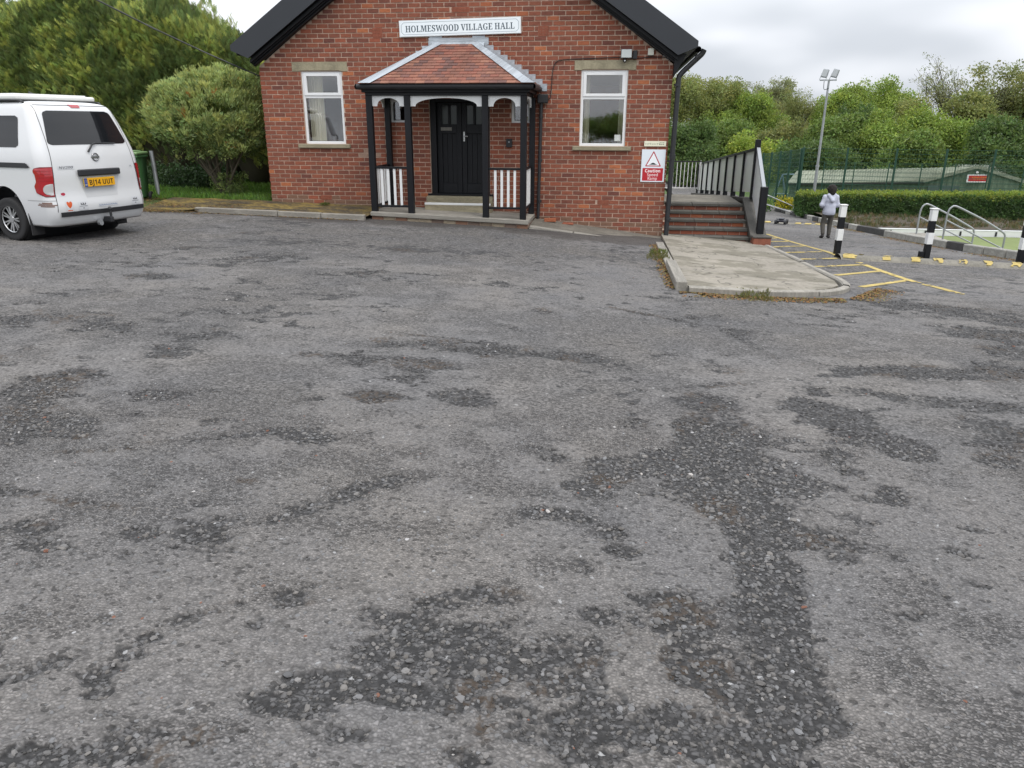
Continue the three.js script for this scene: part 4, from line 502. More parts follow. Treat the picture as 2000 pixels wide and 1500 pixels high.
// painted kerb beside the bowling green
{
  const kerb = new THREE.Group(); structure(kerb, 'painted_kerb', 'weathered black and white kerb along the drive');
  const r = rng(41), wm = mat([0.42, 0.41, 0.37], 0.92, { map: at(grime, 2.2), bumpMap: at(bumpy, 4), bumpScale: 0.008 }), bm = mat([0.075, 0.073, 0.07], 0.92, { map: at(grime, 2), bumpMap: at(bumpy, 4), bumpScale: 0.008 });
  let i = 0; for (let z = 4.5; z > -27; z -= 0.92) { const zm = z - 0.45, x = 8.12 + 0.06 * Math.sin(z * 0.5) + (z < -17 ? -0.06 * (-17 - z) : 0), dy = gy(x, zm), o = part('kerb_stone', rb(-0.09, 0.09, -0.2, 0.17, -0.45, 0.45, 0.03, 2), (i++ + (r() < 0.25 ? 1 : 0)) % 2 ? wm : bm, kerb, [x + 0.02 * (r() - 0.5), dy + 0.015 * r(), zm]); o.rotation.x = zm < 0 ? -Math.atan2(gy(x, zm + 0.3) - gy(x, zm - 0.3), 0.6) : -0.05; o.rotation.y = 0.04 * (r() - 0.5); }
  // litter of leaves and moss in the channel
}
// bowling green, its edging board and bank
{
  const t = tex(512, 512, (u, v) => { const a = wrapN(u, v, 4, 171, 5), b = wrapN(u, v, 80, 173, 2), s = 0.8 + 0.3 * a + 0.2 * (b - 0.5); return [0.165 * s, 0.205 * s, 0.07 * s]; }, { repeat: [0.1, 0.1] });
  structure(lit(new THREE.Mesh(grid(10, 10, (u, v) => [lerp(9.2, 42, u), GREEN + 0.004, lerp(-12.35, 16, v)], (u, v, p) => [p[0], p[2]]), mat([1, 1, 1], 0.95, { map: t }))), 'bowling_green', 'flat mown bowling green below the painted kerb');
  const e = thing('edging_board', 'long white board edging the far side of the bowling green', 'edging board', [20, GREEN, -12.45]); partW('board', bx(8.9, 42, GREEN, GREEN + 0.2, -12.5, -12.4), M.whitePaint, e); partW('ledge', bx(8.9, 42, GREEN + 0.2, GREEN + 0.215, -12.55, -12.39), M.whitePaint, e);
  for (let i = 0; i < 13; i++) partW('marker_peg', bx(9.6 + i * 1.15, 9.65 + i * 1.15, GREEN + 0.02, GREEN + 0.17, -12.398, -12.37), M.dark, e);
  structure(lit(new THREE.Mesh(grid(30, 8, (u, v) => { const x = lerp(8.35, 42, u), z = lerp(-19.5, -12.9, v); return [x, Math.max(lerp(GREEN + 0.16, lerp(-1.85, -2.12, clamp((x - 8) / 8)), 1 - v), land(x, z) - 0.3) + 0.05 * fbm(x, z * 2, 3, 177), z]; }, (u, v, p) => [p[0], p[2]]), mat([0.085, 0.068, 0.045], 0.98, { map: at(grime, 0.4), bumpMap: at(bumpy, 1), bumpScale: 0.04 }))), 'soil_bank', 'bare brown soil bank under the clipped hedge');
}
for (const [zz, fx, fy, lx, ly, lab] of [[-8, 8.84, -1.52, 10.42, -1.21, 'tubular steel handrail down to the green, farther from the bollards'], [-5.9, 8.74, -1.37, 10.28, -1.05, 'tubular steel handrail down to the green, nearer to the bollards']]) {
  const o = thing('handrail', lab, 'handrail', [fx, fy, zz], 0, 'steel handrails to the bowling green'), r = 0.026;
  part('top_rail', tube([[0, -0.15, 0], [0, 0.3, 0], [0.0, 0.72, 0], [0.03, 0.9, 0], [0.12, 0.99, 0], [0.26, 0.955, 0], [0.9, lerp(0.955, ly - fy, 0.47), 0], [lx - fx - 0.1, ly - fy + 0.03, 0], [lx - fx - 0.02, ly - fy - 0.04, 0], [lx - fx, ly - fy - 0.15, 0], [lx - fx, GREEN - fy - 0.05, 0]].map((p) => V(...p)), r, 60, 8, false, 0.3), M.galv, o);
  part('mid_rail', rod([0, 0.62, 0], [lx - fx, ly - fy - 0.42, 0], 0.02), M.galv, o);
}
{ const o = thing('step_landing', 'short concrete step landing behind the kerb under the handrails', 'landing', [8.75, gy(8.1, -7) - 0.02, -6.95]); part('slab', rb(-0.45, 0.5, -0.9, 0.06, -1.3, 1.3, 0.02), M.concrete, o); for (let k = 1; k < 4; k++) part('step', rb(0.5, 0.5 + 0.3 * k, -0.95, 0.06 - k * 0.17, -1.28 + k * 0.004, 1.28 - k * 0.004, 0.01), M.concrete, o); }
// floodlight column
{
  const x = 8.47, z = -18.9, o = thing('floodlight_column', 'tall galvanised column with two floodlights beside the clipped hedge', 'lamp post', [x, gy(x, z) - 0.05, z]);
  part('column', [rod([0, 0, 0], [0, 2.2, 0], 0.07, 0.065, 12), rod([0, 2.2, 0], [0, 5.6, 0], 0.055, 0.042, 12)], M.galv, o); part('collar', rod([0, 2.17, 0], [0, 2.25, 0], 0.08, 0.08, 12), M.galv, o); part('crossbar', bx(-0.36, 0.3, 5.58, 5.63, -0.03, 0.03), M.galv, o);
  for (const [dx, rz] of [[-0.2, -0.35], [0.2, -0.4]]) { const l = new THREE.Group(); l.name = 'floodlight'; l.position.set(dx, 5.86, 0.05); l.scale.setScalar(0.82); l.rotation.set(-0.35, -0.5, rz); o.add(l); part('lamp_body', rb(-0.14, 0.14, -0.2, 0.2, -0.06, 0.06, 0.02), M.galv, l); part('lamp_glass', rb(-0.12, 0.12, -0.17, 0.17, 0.058, 0.068, 0.004), phys([0.35, 0.37, 0.38], 0.15), l); part('yoke', [bx(-0.16, -0.145, -0.34, 0.02, -0.02, 0.02), bx(0.145, 0.16, -0.34, 0.02, -0.02, 0.02), bx(-0.16, 0.16, -0.35, -0.33, -0.02, 0.02)], M.galv, l); }
  part('supply_lead', tube([[0.02, 5.3, 0.05], [-0.16, 5.25, 0.04], [-0.2, 5.6, 0.04]], 0.012, 14, 5), M.dark, o);
}
// ball-court fences of green welded mesh
{
  const gm = mat([0.008, 0.05, 0.03], 0.55), wire = mat([0.009, 0.06, 0.035], 0.6);
  const run = (label, pts, h, post) => {
    const o = thing('mesh_fence', label, 'fence', [pts[0][0], pts[0][1], pts[0][2]]);
    pts.forEach(([x, y, z]) => partW('post', rb(x - post, x + post, y - 0.4, y + h + 0.05, z - post, z + post, 0.006), gm, o));
    for (let i = 0; i + 1 < pts.length; i++) { const A = pts[i], B = pts[i + 1], g = [], L = Math.hypot(B[0] - A[0], B[2] - A[2]), nv = Math.round(L / 0.11), nh = Math.round(h / 0.2), P = (t, y) => [lerp(A[0], B[0], t), lerp(A[1], B[1], t) + y, lerp(A[2], B[2], t)]; for (let k = 1; k < nv; k++) g.push(rod(P(k / nv, 0.05), P(k / nv, h), 0.004, 0.004, 3)); for (let k = 0; k <= nh; k++) g.push(rod(P(0, 0.05 + k * (h - 0.05) / nh), P(1, 0.05 + k * (h - 0.05) / nh), 0.007, 0.007, 4)); partW('mesh_panel', g, wire, o); }
  };
  run('tall green mesh court fence behind the clipped hedge', [[8.74, -2.45, -22.9], [10.65, -2.45, -22.6], [12.7, -2.45, -22.2], [14.7, -2.45, -21.8], [16.6, -2.45, -21.5], [18.6, -2.45, -21.1]], 3.05, 0.04);
  run('green mesh court fence running back from the floodlight column', [[8.7, -2.45, -23.1], [8.9, -2.62, -26.4], [9.2, -2.8, -30.4], [9.5, -3.0, -34.5], [9.9, -3.2, -39.5], [10.2, -3.3, -44]], 3.0, 0.05);
  run('farther green mesh fence in front of the green shed', [[10.2, -3.0, -24.6], [11.6, -3.0, -24.5], [13.1, -3.0, -24.2], [14.5, -3.0, -23.9], [15.9, -3.0, -23.6], [17.3, -3.0, -23.4], [18.7, -3.0, -23.1]], 2.85, 0.022);
}
// green sheeted shed beyond the fences
{
  const s = thing('green_shed', 'long green corrugated metal shed with pale roof and red sign', 'shed', [15.6, -3.4, -26.6]);
  const A = [9.3, -1.32, -27.6], B = [15.65, -1.08, -26.6], C = [19.95, -0.98, -25.9], AP = [17.95, -0.33, -26.25], gM = mat([0.14, 0.2, 0.13], 0.6, { map: at(grime, 0.6) }), rM = mat([0.27, 0.3, 0.22], 0.75, { map: at(grime, 0.4) });
  const corr = (p, q, yt) => { const n = Math.round(Math.hypot(q[0] - p[0], q[2] - p[2]) / 0.07), dx = (q[0] - p[0]), dz = (q[2] - p[2]), L = Math.hypot(dx, dz); return grid(n, 1, (u, v) => { const i = Math.round(u * n), o = [0, 0.035, 0.035, 0][i % 4]; return [p[0] + dx * u - dz / L * o, lerp(-3.6, yt(u), v), p[2] + dz * u + dx / L * o]; }, (u, v) => [u * L, v * 2]); };
  const dbl = (m) => { const c = m.clone(); c.side = THREE.DoubleSide; return c; };
  partW('side_wall', corr(A, B, (u) => lerp(A[1], B[1], u)), dbl(gM), s); const k = (AP[0] - B[0]) / (C[0] - B[0]); partW('gable_wall', corr(B, C, (u) => u < k ? lerp(B[1], AP[1], u / k) : lerp(AP[1], C[1], (u - k) / (1 - k))), dbl(gM), s);
  const far = [10.2, -0.82, -30.4], apB = [AP[0], AP[1] + 0.02, AP[2] + 0.1];
  partW('roof', [prism([[B[0] - 0.05, B[1] + 0.02, B[2] + 0.22], apB, far, [A[0] - 0.2, A[1] + 0.02, A[2] + 0.2]], [0, -0.04, -0.02]), prism([apB, [C[0] + 0.25, C[1] - 0.02, C[2] + 0.1], [C[0] - 1.2, C[1] - 0.7, -32], far], [0, -0.04, -0.02])], rM, s);
  const ribs = []; for (let i = 1; i < 40; i++) { const t = i / 40, p = V(lerp(A[0], B[0], t), lerp(A[1], B[1], t) + 0.03, lerp(A[2], B[2], t) + 0.2), q = V(lerp(far[0], AP[0], t), lerp(far[1], AP[1], t) + 0.03, lerp(far[2], AP[2], t)); ribs.push(beam(p.toArray(), q.toArray(), 0.03, 0.02)); } partW('roof_rib', ribs, rM, s).userData.kind = 'stuff';
  partW('barge_board', [beam([B[0] - 0.06, B[1] + 0.03, B[2] + 0.24], [AP[0], AP[1] + 0.03, AP[2] + 0.16], 0.04, 0.16), beam([AP[0], AP[1] + 0.03, AP[2] + 0.16], [C[0] + 0.2, C[1], C[2] + 0.14], 0.04, 0.16)], rM, s);
  partW('gutter', beam([A[0] - 0.2, A[1] - 0.05, A[2] + 0.24], [B[0], B[1] - 0.05, B[2] + 0.26], 0.07, 0.05), M.dark, s); partW('back_wall', bx(10.5, 19.4, -3.6, -1.2, -32.1, -32), gM, s); partW('side_wall', beam([19.9, -2.4, -26.1], [19.3, -2.4, -32], 0.05, 2.4), gM, s);
  const dr = partW('roller_door', prism([[15.9, -3.5, -26.42], [17.3, -3.5, -26.2], [17.3, -1.25, -26.2], [15.9, -1.25, -26.42]], [0, 0, -0.03]), mat([0.06, 0.09, 0.08], 0.6), s);
  const sg = thing('red_shed_sign', 'red sign with white border and yellow lettering on the shed gable', 'sign', [18.1, -0.86, -26.05], 0.16); part('board', rb(-0.62, 0.62, -0.19, 0.19, -0.02, 0.02, 0.005), M.whitePaint, sg); part('sign_face', new THREE.PlaneGeometry(1.12, 0.28).translate(0, 0, 0.024), mat([1, 1, 1], 0.5, { map: canvasTex(512, 128, (x, w, h) => { x.fillStyle = '#a81d22'; x.fillRect(0, 0, w, h); x.fillStyle = '#c78a30'; const r = rng(9); for (const [y, a, b] of [[38, 70, 440], [80, 120, 390]]) for (let q = a; q < b;) { const l = 8 + r() * 18; x.fillRect(q, y - 12, l * 0.4, 24); x.fillRect(q, y - 4, l, 8); q += l + 8; } }) }), sg);
  const lp = thing('shed_lamp', 'small white bulkhead lamp under the shed gable apex', 'lamp', [17.98, -0.58, -26.1]); part('lamp_bowl', new THREE.SphereGeometry(0.06, 12, 8), M.whitePaint, lp); part('lamp_base', rb(-0.06, 0.06, -0.04, 0.04, -0.14, -0.04, 0.01), M.dark, lp);
}
// steel play frames and red barrier behind the court fence, rails and flowers at the kerb
{
  const fr = (x, y, z, lab) => { const o = thing('play_frame', lab, 'play frame', [x, y, z], 0, 'steel frames behind the court fence'), m = mat([0.22, 0.32, 0.4], 0.4, { metalness: 0.4 }); part('leg', [rod([0, 0, 0], [0.45, 1.75, 0], 0.03)], m, o); part('leg', [rod([0.9, 0, 0], [0.45, 1.75, 0], 0.03)], m, o); part('leg', rod([0, 0, -0.8], [0.45, 1.75, 0], 0.03), m, o); part('leg', rod([0.9, 0, -0.8], [0.45, 1.75, 0], 0.03), m, o); part('crossbar', rod([0.45, 1.75, 0], [1.2, 1.75, -0.1], 0.035), m, o); part('seat_bar', rod([0.1, 0.6, 0], [0.9, 0.6, 0], 0.025), m, o); return o; };
  fr(9.6, -2.95, -33.4, 'blue grey steel A-frame closest to the ramp post behind the mesh fence'); fr(10.5, -2.95, -33.2, 'blue grey steel A-frame in the middle of three behind the mesh fence'); fr(11.4, -2.95, -33.6, 'blue grey steel A-frame beside the red barrier behind the mesh fence');
  const b = thing('red_barrier', 'red and white plastic barrier beyond the mesh fence', 'barrier', [11.2, -2.98, -32.2]), rm = mat([0.62, 0.1, 0.06], 0.5); part('barrier_board', rb(-0.75, 0.75, 0.62, 0.9, -0.04, 0.04, 0.02), rm, b); part('barrier_board', rb(-0.75, 0.75, 0.2, 0.34, -0.035, 0.035, 0.02), rm, b); for (const x of [-0.7, 0.7]) part('leg', rb(x - 0.06, x + 0.06, 0, 0.95, -0.06, 0.06, 0.015), M.whitePaint, b);
  for (const [dz, lab] of [[0, 'pale tubular rail sloping beside the yellow flowers, front one'], [-0.7, 'pale tubular rail sloping beside the yellow flowers, rear one']]) { const o = thing('sloping_rail', lab, 'handrail', [6.7, -2.2, -20 + dz], 0, 'pale rails beside the kerb'); part('top_rail', tube([[0.02, 0.1, 0], [0.02, 0.82, 0], [0.2, 0.8, 0], [1.3, 0.36, 0], [1.4, 0.3, 0], [1.41, -0.05, 0]].map((p) => V(...p)), 0.022, 40, 6, false, 0.2), M.galv, o); part('mid_rail', rod([0.02, 0.45, 0], [1.4, 0.05, 0], 0.016), M.galv, o); }
}
// remote-controlled toy car on the drive
{
  const x = 6.0, z = -12.9, o = thing('toy_car', 'small black remote controlled car on the drive ahead of the person', 'toy car', [x, gy(x, z) + 0.0, z], 1.2), m = M.blackPlastic;
  part('body_shell', [rb(-0.26, 0.26, 0.09, 0.15, -0.12, 0.12, 0.02), rb(-0.12, 0.1, 0.15, 0.22, -0.09, 0.09, 0.025), rb(-0.3, -0.26, 0.2, 0.215, -0.14, 0.14, 0.004)], mat([0.02, 0.02, 0.03], 0.35), o);
  for (const a of [-0.19, 0.19]) for (const b of [-0.16, 0.16]) part('wheel', new THREE.CylinderGeometry(0.085, 0.085, 0.08, 16).rotateX(Math.PI / 2).translate(a, 0.085, b), m, o);
}
// ---------------------------------------------------------------- white camper van (local x forward, y up, z to its right)
{
  const van = thing('camper_van', 'white compact camper van with low pop-up roof parked beside the hedge', 'van', [-7.63, gy(-8.4, 4.8), 5.02], Math.PI - 0.25);
  const tab = (t) => (h) => { for (let i = 1; i < t.length; i++) if (h <= t[i][0]) { const [a, p] = t[i - 1], [b, q] = t[i], k = clamp((h - a) / (b - a)); return lerp(p, q, k); } return t[t.length - 1][1]; };
  const sm = (f, d = 0.035) => (h) => (f(h - d) + 2 * f(h) + f(h + d)) / 4;
  const W = sm(tab([[0.2, 0.79], [0.3, 0.825], [0.5, 0.845], [0.95, 0.848], [1.08, 0.84], [1.3, 0.795], [1.5, 0.745], [1.66, 0.7], [1.76, 0.655], [1.82, 0.6], [1.85, 0.53], [1.865, 0.42]]));
  const UR = sm(tab([[0.2, 0.09], [0.27, 0.02], [0.42, 0.0], [0.5, 0.02], [0.56, 0.035], [0.8, 0.03], [1.0, 0.045], [1.12, 0.07], [1.3, 0.125], [1.5, 0.19], [1.66, 0.25], [1.76, 0.32], [1.82, 0.42], [1.85, 0.55], [1.865, 0.75]]));
  const UF = tab([[0.2, 4.25], [0.45, 4.38], [0.7, 4.36], [0.88, 4.22], [0.98, 4.0], [1.08, 3.78], [1.3, 3.47], [1.5, 3.18], [1.66, 2.92], [1.76, 2.72], [1.82, 2.55], [1.85, 2.4], [1.865, 2.2]]);
  const RC = tab([[0.2, 0.14], [0.5, 0.16], [1.0, 0.17], [1.6, 0.16], [1.865, 0.14]]);
  // point on the skin at height h, s metres round from the rear centre towards the left (s > 0) or the right
  function skin(s, h, off = 0) {
    const sg = s < 0 ? -1 : 1, q = Math.abs(s), w = W(h), r = RC(h), a = w - r, u0 = UR(h), bow = 0.035; let x, v, nx, nv;
    if (q <= a) { x = u0 + bow * (q / a) ** 2; v = q; nx = -1; nv = 2 * bow * q / a / a; }
    else if (q <= a + r * Math.PI / 2) { const t = (q - a) / r; x = u0 + bow + r - r * Math.cos(t); v = a + r * Math.sin(t); nx = -Math.cos(t); nv = Math.sin(t); }
    else { x = u0 + bow + r + (q - a - r * Math.PI / 2); v = w; nx = 0; nv = 1; }
    const l = Math.hypot(nx, nv); return [x + off * nx / l, h, -sg * (v + off * nv / l)];
  }
  const sideS = (x, h) => { const r = RC(h); return W(h) - r + r * Math.PI / 2 + (x - UR(h) - 0.035 - r); };
  const hs = [0.2, 0.22, 0.26, 0.32, 0.4, 0.46, 0.52, 0.6, 0.7, 0.8, 0.9, 1.0, 1.07, 1.14, 1.22, 1.3, 1.4, 1.5, 1.58, 1.66, 1.71, 1.76, 1.79, 1.82, 1.84, 1.855, 1.865];
  const ring = (h) => { // closed outline, left half then right half
    const L = []; const w = W(h), r = RC(h), a = w - r, f = UF(h), rf = Math.min(0.35, w * 0.6);
    for (let i = 0; i <= 6; i++) L.push(skin(a * i / 6, h)); for (let i = 1; i <= 8; i++) L.push(skin(a + r * Math.PI / 2 * i / 8, h));
    const x0 = L[L.length - 1][0]; for (let i = 1; i <= 30; i++) L.push([lerp(x0, f - rf, i / 30), h, -w]); for (let i = 1; i <= 8; i++) { const t = i / 8 * Math.PI / 2; L.push([f - rf + rf * Math.sin(t), h, -(w - rf + rf * Math.cos(t))]); } for (let i = 1; i <= 4; i++) L.push([f, h, -(w - rf) * (1 - i / 4)]);
    const R = L.slice(1, -1).reverse().map(([x, y, z]) => [x, y, -z]); return [...L, ...R];
  };
  const rings = hs.map(ring), N = rings[0].length, P = [], I = []; rings.forEach((q) => q.forEach((p) => P.push(...p)));
  for (let j = 0; j + 1 < hs.length; j++) for (let i = 0; i < N; i++) { const a = j * N + i, b = j * N + (i + 1) % N, c = a + N, d = b + N; I.push(a, b, c, b, d, c); }
  const cap = (j, up) => { const c = P.length / 3; P.push(2, hs[j], 0); for (let i = 0; i < N; i++) { const a = j * N + i, b = j * N + (i + 1) % N; up ? I.push(c, a, b) : I.push(c, b, a); } }; cap(0, false); cap(hs.length - 1, true);
  const hull = new THREE.BufferGeometry(); hull.setAttribute('position', new THREE.Float32BufferAttribute(P, 3)); hull.setAttribute('uv', new THREE.Float32BufferAttribute(new Float32Array(P.length / 3 * 2), 2)); hull.setIndex(I); hull.computeVertexNormals();
  { const p = hull.attributes.position, n = hull.attributes.normal; const c = V(2, 1, 0); let dot = 0; for (let i = 0; i < N; i++) dot += n.getZ(12 * N + i) * p.getZ(12 * N + i); if (dot < 0) { const idx = hull.index.array; for (let i = 0; i < idx.length; i += 3) { const t = idx[i]; idx[i] = idx[i + 1]; idx[i + 1] = t; } hull.computeVertexNormals(); } }
  const paint = phys([0.65, 0.66, 0.67], 0.3, { clearcoat: 0.7, clearcoatRoughness: 0.08 }), trim = mat([0.02, 0.021, 0.024], 0.5), tint = phys([0.012, 0.013, 0.015], 0.04, { specularIntensity: 1 });
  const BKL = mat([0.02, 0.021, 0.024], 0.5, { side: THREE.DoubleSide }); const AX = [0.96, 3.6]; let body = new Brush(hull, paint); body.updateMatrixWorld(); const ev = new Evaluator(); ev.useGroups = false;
  for (const ax of AX) for (const s of [-1, 1]) { const c = new Brush(new THREE.CylinderGeometry(0.345, 0.345, 0.5, 40).rotateX(Math.PI / 2).translate(ax, 0.31, s * 0.75), paint); c.updateMatrixWorld(); body = ev.evaluate(body, c, SUBTRACTION); body.updateMatrixWorld(); }
  const bodyPart = part('body', body.geometry, paint, van);
  part('underbody', [rb(0.25, 4.1, 0.17, 0.3, -0.6, 0.6, 0.03), rb(0.2, 0.35, 0.16, 0.24, -0.5, 0.5, 0.03), rod([0.6, 0.2, 0.35], [0.15, 0.2, 0.38], 0.026)], M.dark, van);
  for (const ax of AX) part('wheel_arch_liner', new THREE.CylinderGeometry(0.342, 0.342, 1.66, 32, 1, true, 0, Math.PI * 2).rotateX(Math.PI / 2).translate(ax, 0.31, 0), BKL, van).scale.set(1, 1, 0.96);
  const patch = (name, h0, h1, sl, sr, off, m, nx = 20, ny = 10, parent = van) => part(name, grid(nx, ny, (u, v) => { const h = lerp(h0, h1, v); return skin(lerp(sl(h, v), sr(h, v), u), h, off); }), m, parent);
  const round = (v, k, e = 0.12) => { const d = Math.min(v, 1 - v); return d < e ? k * (1 - Math.sqrt(Math.max(0, 1 - (1 - d / e) ** 2))) : 0; };
  const dbl = (m) => { const c = m.clone(); c.side = THREE.DoubleSide; return c; }, T = dbl(tint), BK = dbl(trim);
  const half = (h) => lerp(0.665, 0.545, (h - 1.19) / 0.46);
  patch('rear_window', 1.19, 1.65, (h, v) => -half(h) + round(v, 0.07), (h, v) => half(h) - round(v, 0.07), 0.004, T, 24, 24);
  // faint curtain edge inside the rear glass is left to reflections; side glass
  for (const s of [-1, 1]) for (const [x0, x1, xt0, xt1] of [[0.5, 1.5, 0.52, 1.5], [1.58, 2.35, 1.58, 2.3], [2.45, 3.3, 2.45, 2.85]]) patch('side_window', 1.16, 1.58, (h, v) => s * (sideS(lerp(x0, xt0, v), h) + round(v, 0.06)), (h, v) => s * (sideS(lerp(x1, xt1, v), h) - round(v, 0.06)), 0.004, T, 12, 16);
  // windscreen
  part('windscreen', grid(16, 12, (u, v) => { const h = lerp(1.08, 1.68, v), w = W(h) - 0.12; return [UF(h) + 0.012, h + 0.005, lerp(-w * 0.72, w * 0.72, u)]; }), T, van);
  // tailgate seam, side door rail, waist strip
  const seamS = (h) => lerp(0.75, 0.62, clamp((h - 0.35) / 1.4));
  for (const s of [-1, 1]) patch('tailgate_seam', 0.36, 1.74, (h) => s * (seamS(h) - 0.004), (h) => s * (seamS(h) + 0.004), 0.0025, BK, 2, 40);
  patch('tailgate_seam', 1.735, 1.745, () => -0.6, () => 0.6, 0.0025, BK, 24, 1);
  for (const s of [-1, 1]) patch('door_rail', 0.9, 0.965, (h, v) => s * (sideS(0.32, h) + 0.08 * Math.abs(v - 0.2)), (h) => s * sideS(1.95, h), 0.012, BK, 20, 4);
  for (const s of [-1, 1]) patch('bumper_seam', 0.488, 0.494, (h) => s * seamS(h), (h) => s * sideS(0.5, h), 0.003, dbl(mat([0.3, 0.3, 0.3], 0.6)), 12, 1);
  // lamps
  const red = phys([0.36, 0.008, 0.014], 0.12, { clearcoat: 1, side: THREE.DoubleSide }), clear = phys([0.62, 0.62, 0.62], 0.12, { clearcoat: 1, metalness: 0.4, side: THREE.DoubleSide });
  for (const s of [-1, 1]) {
    const inn = (h) => seamS(h) + 0.012, out = (h, v) => inn(h) + tab([[0, 0.1], [0.12, 0.24], [0.35, 0.27], [0.5, 0.225], [0.75, 0.235], [0.85, 0.265], [0.95, 0.24], [1, 0.14]])(v);
    const tl = patch('tail_light', 0.545, 0.905, (h) => s * inn(h), (h, v) => s * out(h, v), 0.012, red, 14, 24);
    patch('light_trim', 0.535, 0.915, (h) => s * (inn(h) - 0.006), (h, v) => s * (out(h, v) + 0.008), 0.006, dbl(mat([0.2, 0.01, 0.012], 0.4)), 14, 24, tl);
    patch('reverse_lens', 0.556, 0.7, (h) => s * (inn(h) + 0.008), (h, v) => s * (inn(h) + 0.04 + 0.085 * Math.sqrt(Math.max(0, 1 - (2 * v - 1) ** 2))), 0.018, clear, 8, 12, tl);
    for (let k = 0; k < 4; k++) patch('lens_rib', 0.74 + k * 0.04, 0.745 + k * 0.04, (h) => s * (inn(h) + 0.02), (h) => s * (inn(h) + 0.2), 0.015, dbl(mat([0.28, 0.01, 0.012], 0.3)), 8, 1, tl);
  }
  patch('high_brake_light', 1.7, 1.765, (h, v) => -0.09 + 0.02 * (1 - v), (h, v) => 0.09 - 0.02 * (1 - v), 0.01, red, 8, 3);
  // tailgate handle garnish, number plate recess and plate
  { const g = rb(-0.012, 0.03, 0.775, 0.865, -0.36, 0.36, 0.022, 2); part('tailgate_handle', g, trim, van); }
  patch('plate_recess', 0.5, 0.775, (h, v) => -lerp(0.27, 0.35, v), (h, v) => lerp(0.27, 0.35, v), 0.002, dbl(phys([0.54, 0.55, 0.56], 0.35)), 10, 6);
  const plate = canvasTex(512, 112, (x, w, h) => { x.fillStyle = '#e0a416'; x.fillRect(0, 0, w, h); x.fillStyle = '#1e3f8f'; x.fillRect(0, 0, 50, h); x.fillStyle = '#e8dca0'; x.font = 'bold 26px sans-serif'; x.textAlign = 'center'; x.fillText('GB', 25, 96); for (let k = 0; k < 12; k++) { const a = k / 12 * 6.283; x.fillRect(23 + 15 * Math.cos(a), 36 + 15 * Math.sin(a), 4, 4); } x.fillStyle = '#16130c'; x.font = 'bold 96px sans-serif'; x.textBaseline = 'middle'; const s = 'BJ14 UUT', m = x.measureText(s).width; x.save(); x.translate(280, h / 2 + 5); x.scale(410 / m, 1); x.fillText(s, 0, 0); x.restore(); });
  const pl = part('number_plate', rb(-0.008, 0.01, 0.635, 0.75, -0.3, 0.23, 0.004), mat([0.6, 0.4, 0.03], 0.4), van); part('plate_face', new THREE.PlaneGeometry(0.524, 0.112).rotateY(-Math.PI / 2).translate(-0.0105, 0.6925, -0.035), mat([1, 1, 1], 0.35, { map: plate }), pl);
  // badge, lettering, stickers, following the curve of the tailgate
  const chrome = mat([0.28, 0.28, 0.29], 0.2, { metalness: 0.9 });
  part('badge', [new THREE.TorusGeometry(0.05, 0.009, 10, 32).rotateY(Math.PI / 2).translate(UR(1.02) - 0.01, 1.02, 0), rb(UR(1.02) - 0.018, UR(1.02) - 0.002, 1.006, 1.034, -0.066, 0.066, 0.004)], chrome, van);
  const sticker = (name, w, h, sc, y, draw, cw = 128, ch = 64) => { const t = canvasTex(cw, ch, (x) => { x.fillStyle = '#cbcdd0'; x.fillRect(0, 0, cw, ch); draw(x, cw, ch); }); patch(name, y - h / 2, y + h / 2, () => sc + w / 2, () => sc - w / 2, 0.0035, mat([1, 1, 1], 0.3, { map: t, side: THREE.DoubleSide }), 6, 4); };
  sticker('model_badge', 0.25, 0.05, 0.5, 0.9, (x, w, h) => { x.fillStyle = '#4a4c50'; x.font = 'bold italic 50px sans-serif'; x.textBaseline = 'middle'; x.save(); x.translate(8, h / 2 + 2); x.scale(1.25, 1); x.fillText('NV200', 0, 0); x.restore(); }, 220, 56);
  sticker('trim_badge', 0.06, 0.03, -0.62, 0.88, (x, w, h) => { x.fillStyle = '#5a5c60'; x.font = 'bold 40px sans-serif'; x.fillText('SE', 10, 44); }, 80, 56);
  sticker('heart_sticker', 0.11, 0.14, 0.57, 0.415, (x, w, h) => { x.fillStyle = '#c9541f'; x.beginPath(); x.moveTo(w / 2, h * 0.66); x.bezierCurveTo(w * 0.0, h * 0.42, w * 0.06, h * 0.04, w * 0.32, h * 0.1); x.bezierCurveTo(w * 0.44, h * 0.12, w / 2, h * 0.2, w / 2, h * 0.24); x.bezierCurveTo(w / 2, h * 0.16, w * 0.56, h * 0.1, w * 0.68, h * 0.1); x.bezierCurveTo(w * 0.94, h * 0.06, w * 1.0, h * 0.42, w / 2, h * 0.66); x.fill(); x.fillRect(w * 0.16, h * 0.8, w * 0.68, h * 0.07); }, 110, 140);
  sticker('lips_sticker', 0.07, 0.045, 0.62, 0.56, (x, w, h) => { x.fillStyle = '#a8213c'; x.beginPath(); x.ellipse(w / 2, h / 2, w * 0.46, h * 0.42, 0, 0, 6.3); x.fill(); }, 70, 46);
  for (const sc of [0.36, -0.58]) sticker('crown_sticker', 0.15, 0.1, sc, 0.41, (x, w, h) => { x.fillStyle = '#23262b'; for (const [a, b] of [[0.28, 0.16], [0.5, 0.04], [0.72, 0.16]]) { x.beginPath(); x.moveTo(w * a - 12, 34); x.lineTo(w * a, 34 * b + 4); x.lineTo(w * a + 12, 34); x.fill(); } x.fillRect(w * 0.26, 32, w * 0.48, 7); x.fillStyle = '#5b5f66'; x.fillRect(10, 48, w - 20, 4); x.fillRect(14, 56, w - 28, 3); x.fillRect(w / 2 - 12, 72, 24, 10); }, 150, 100);
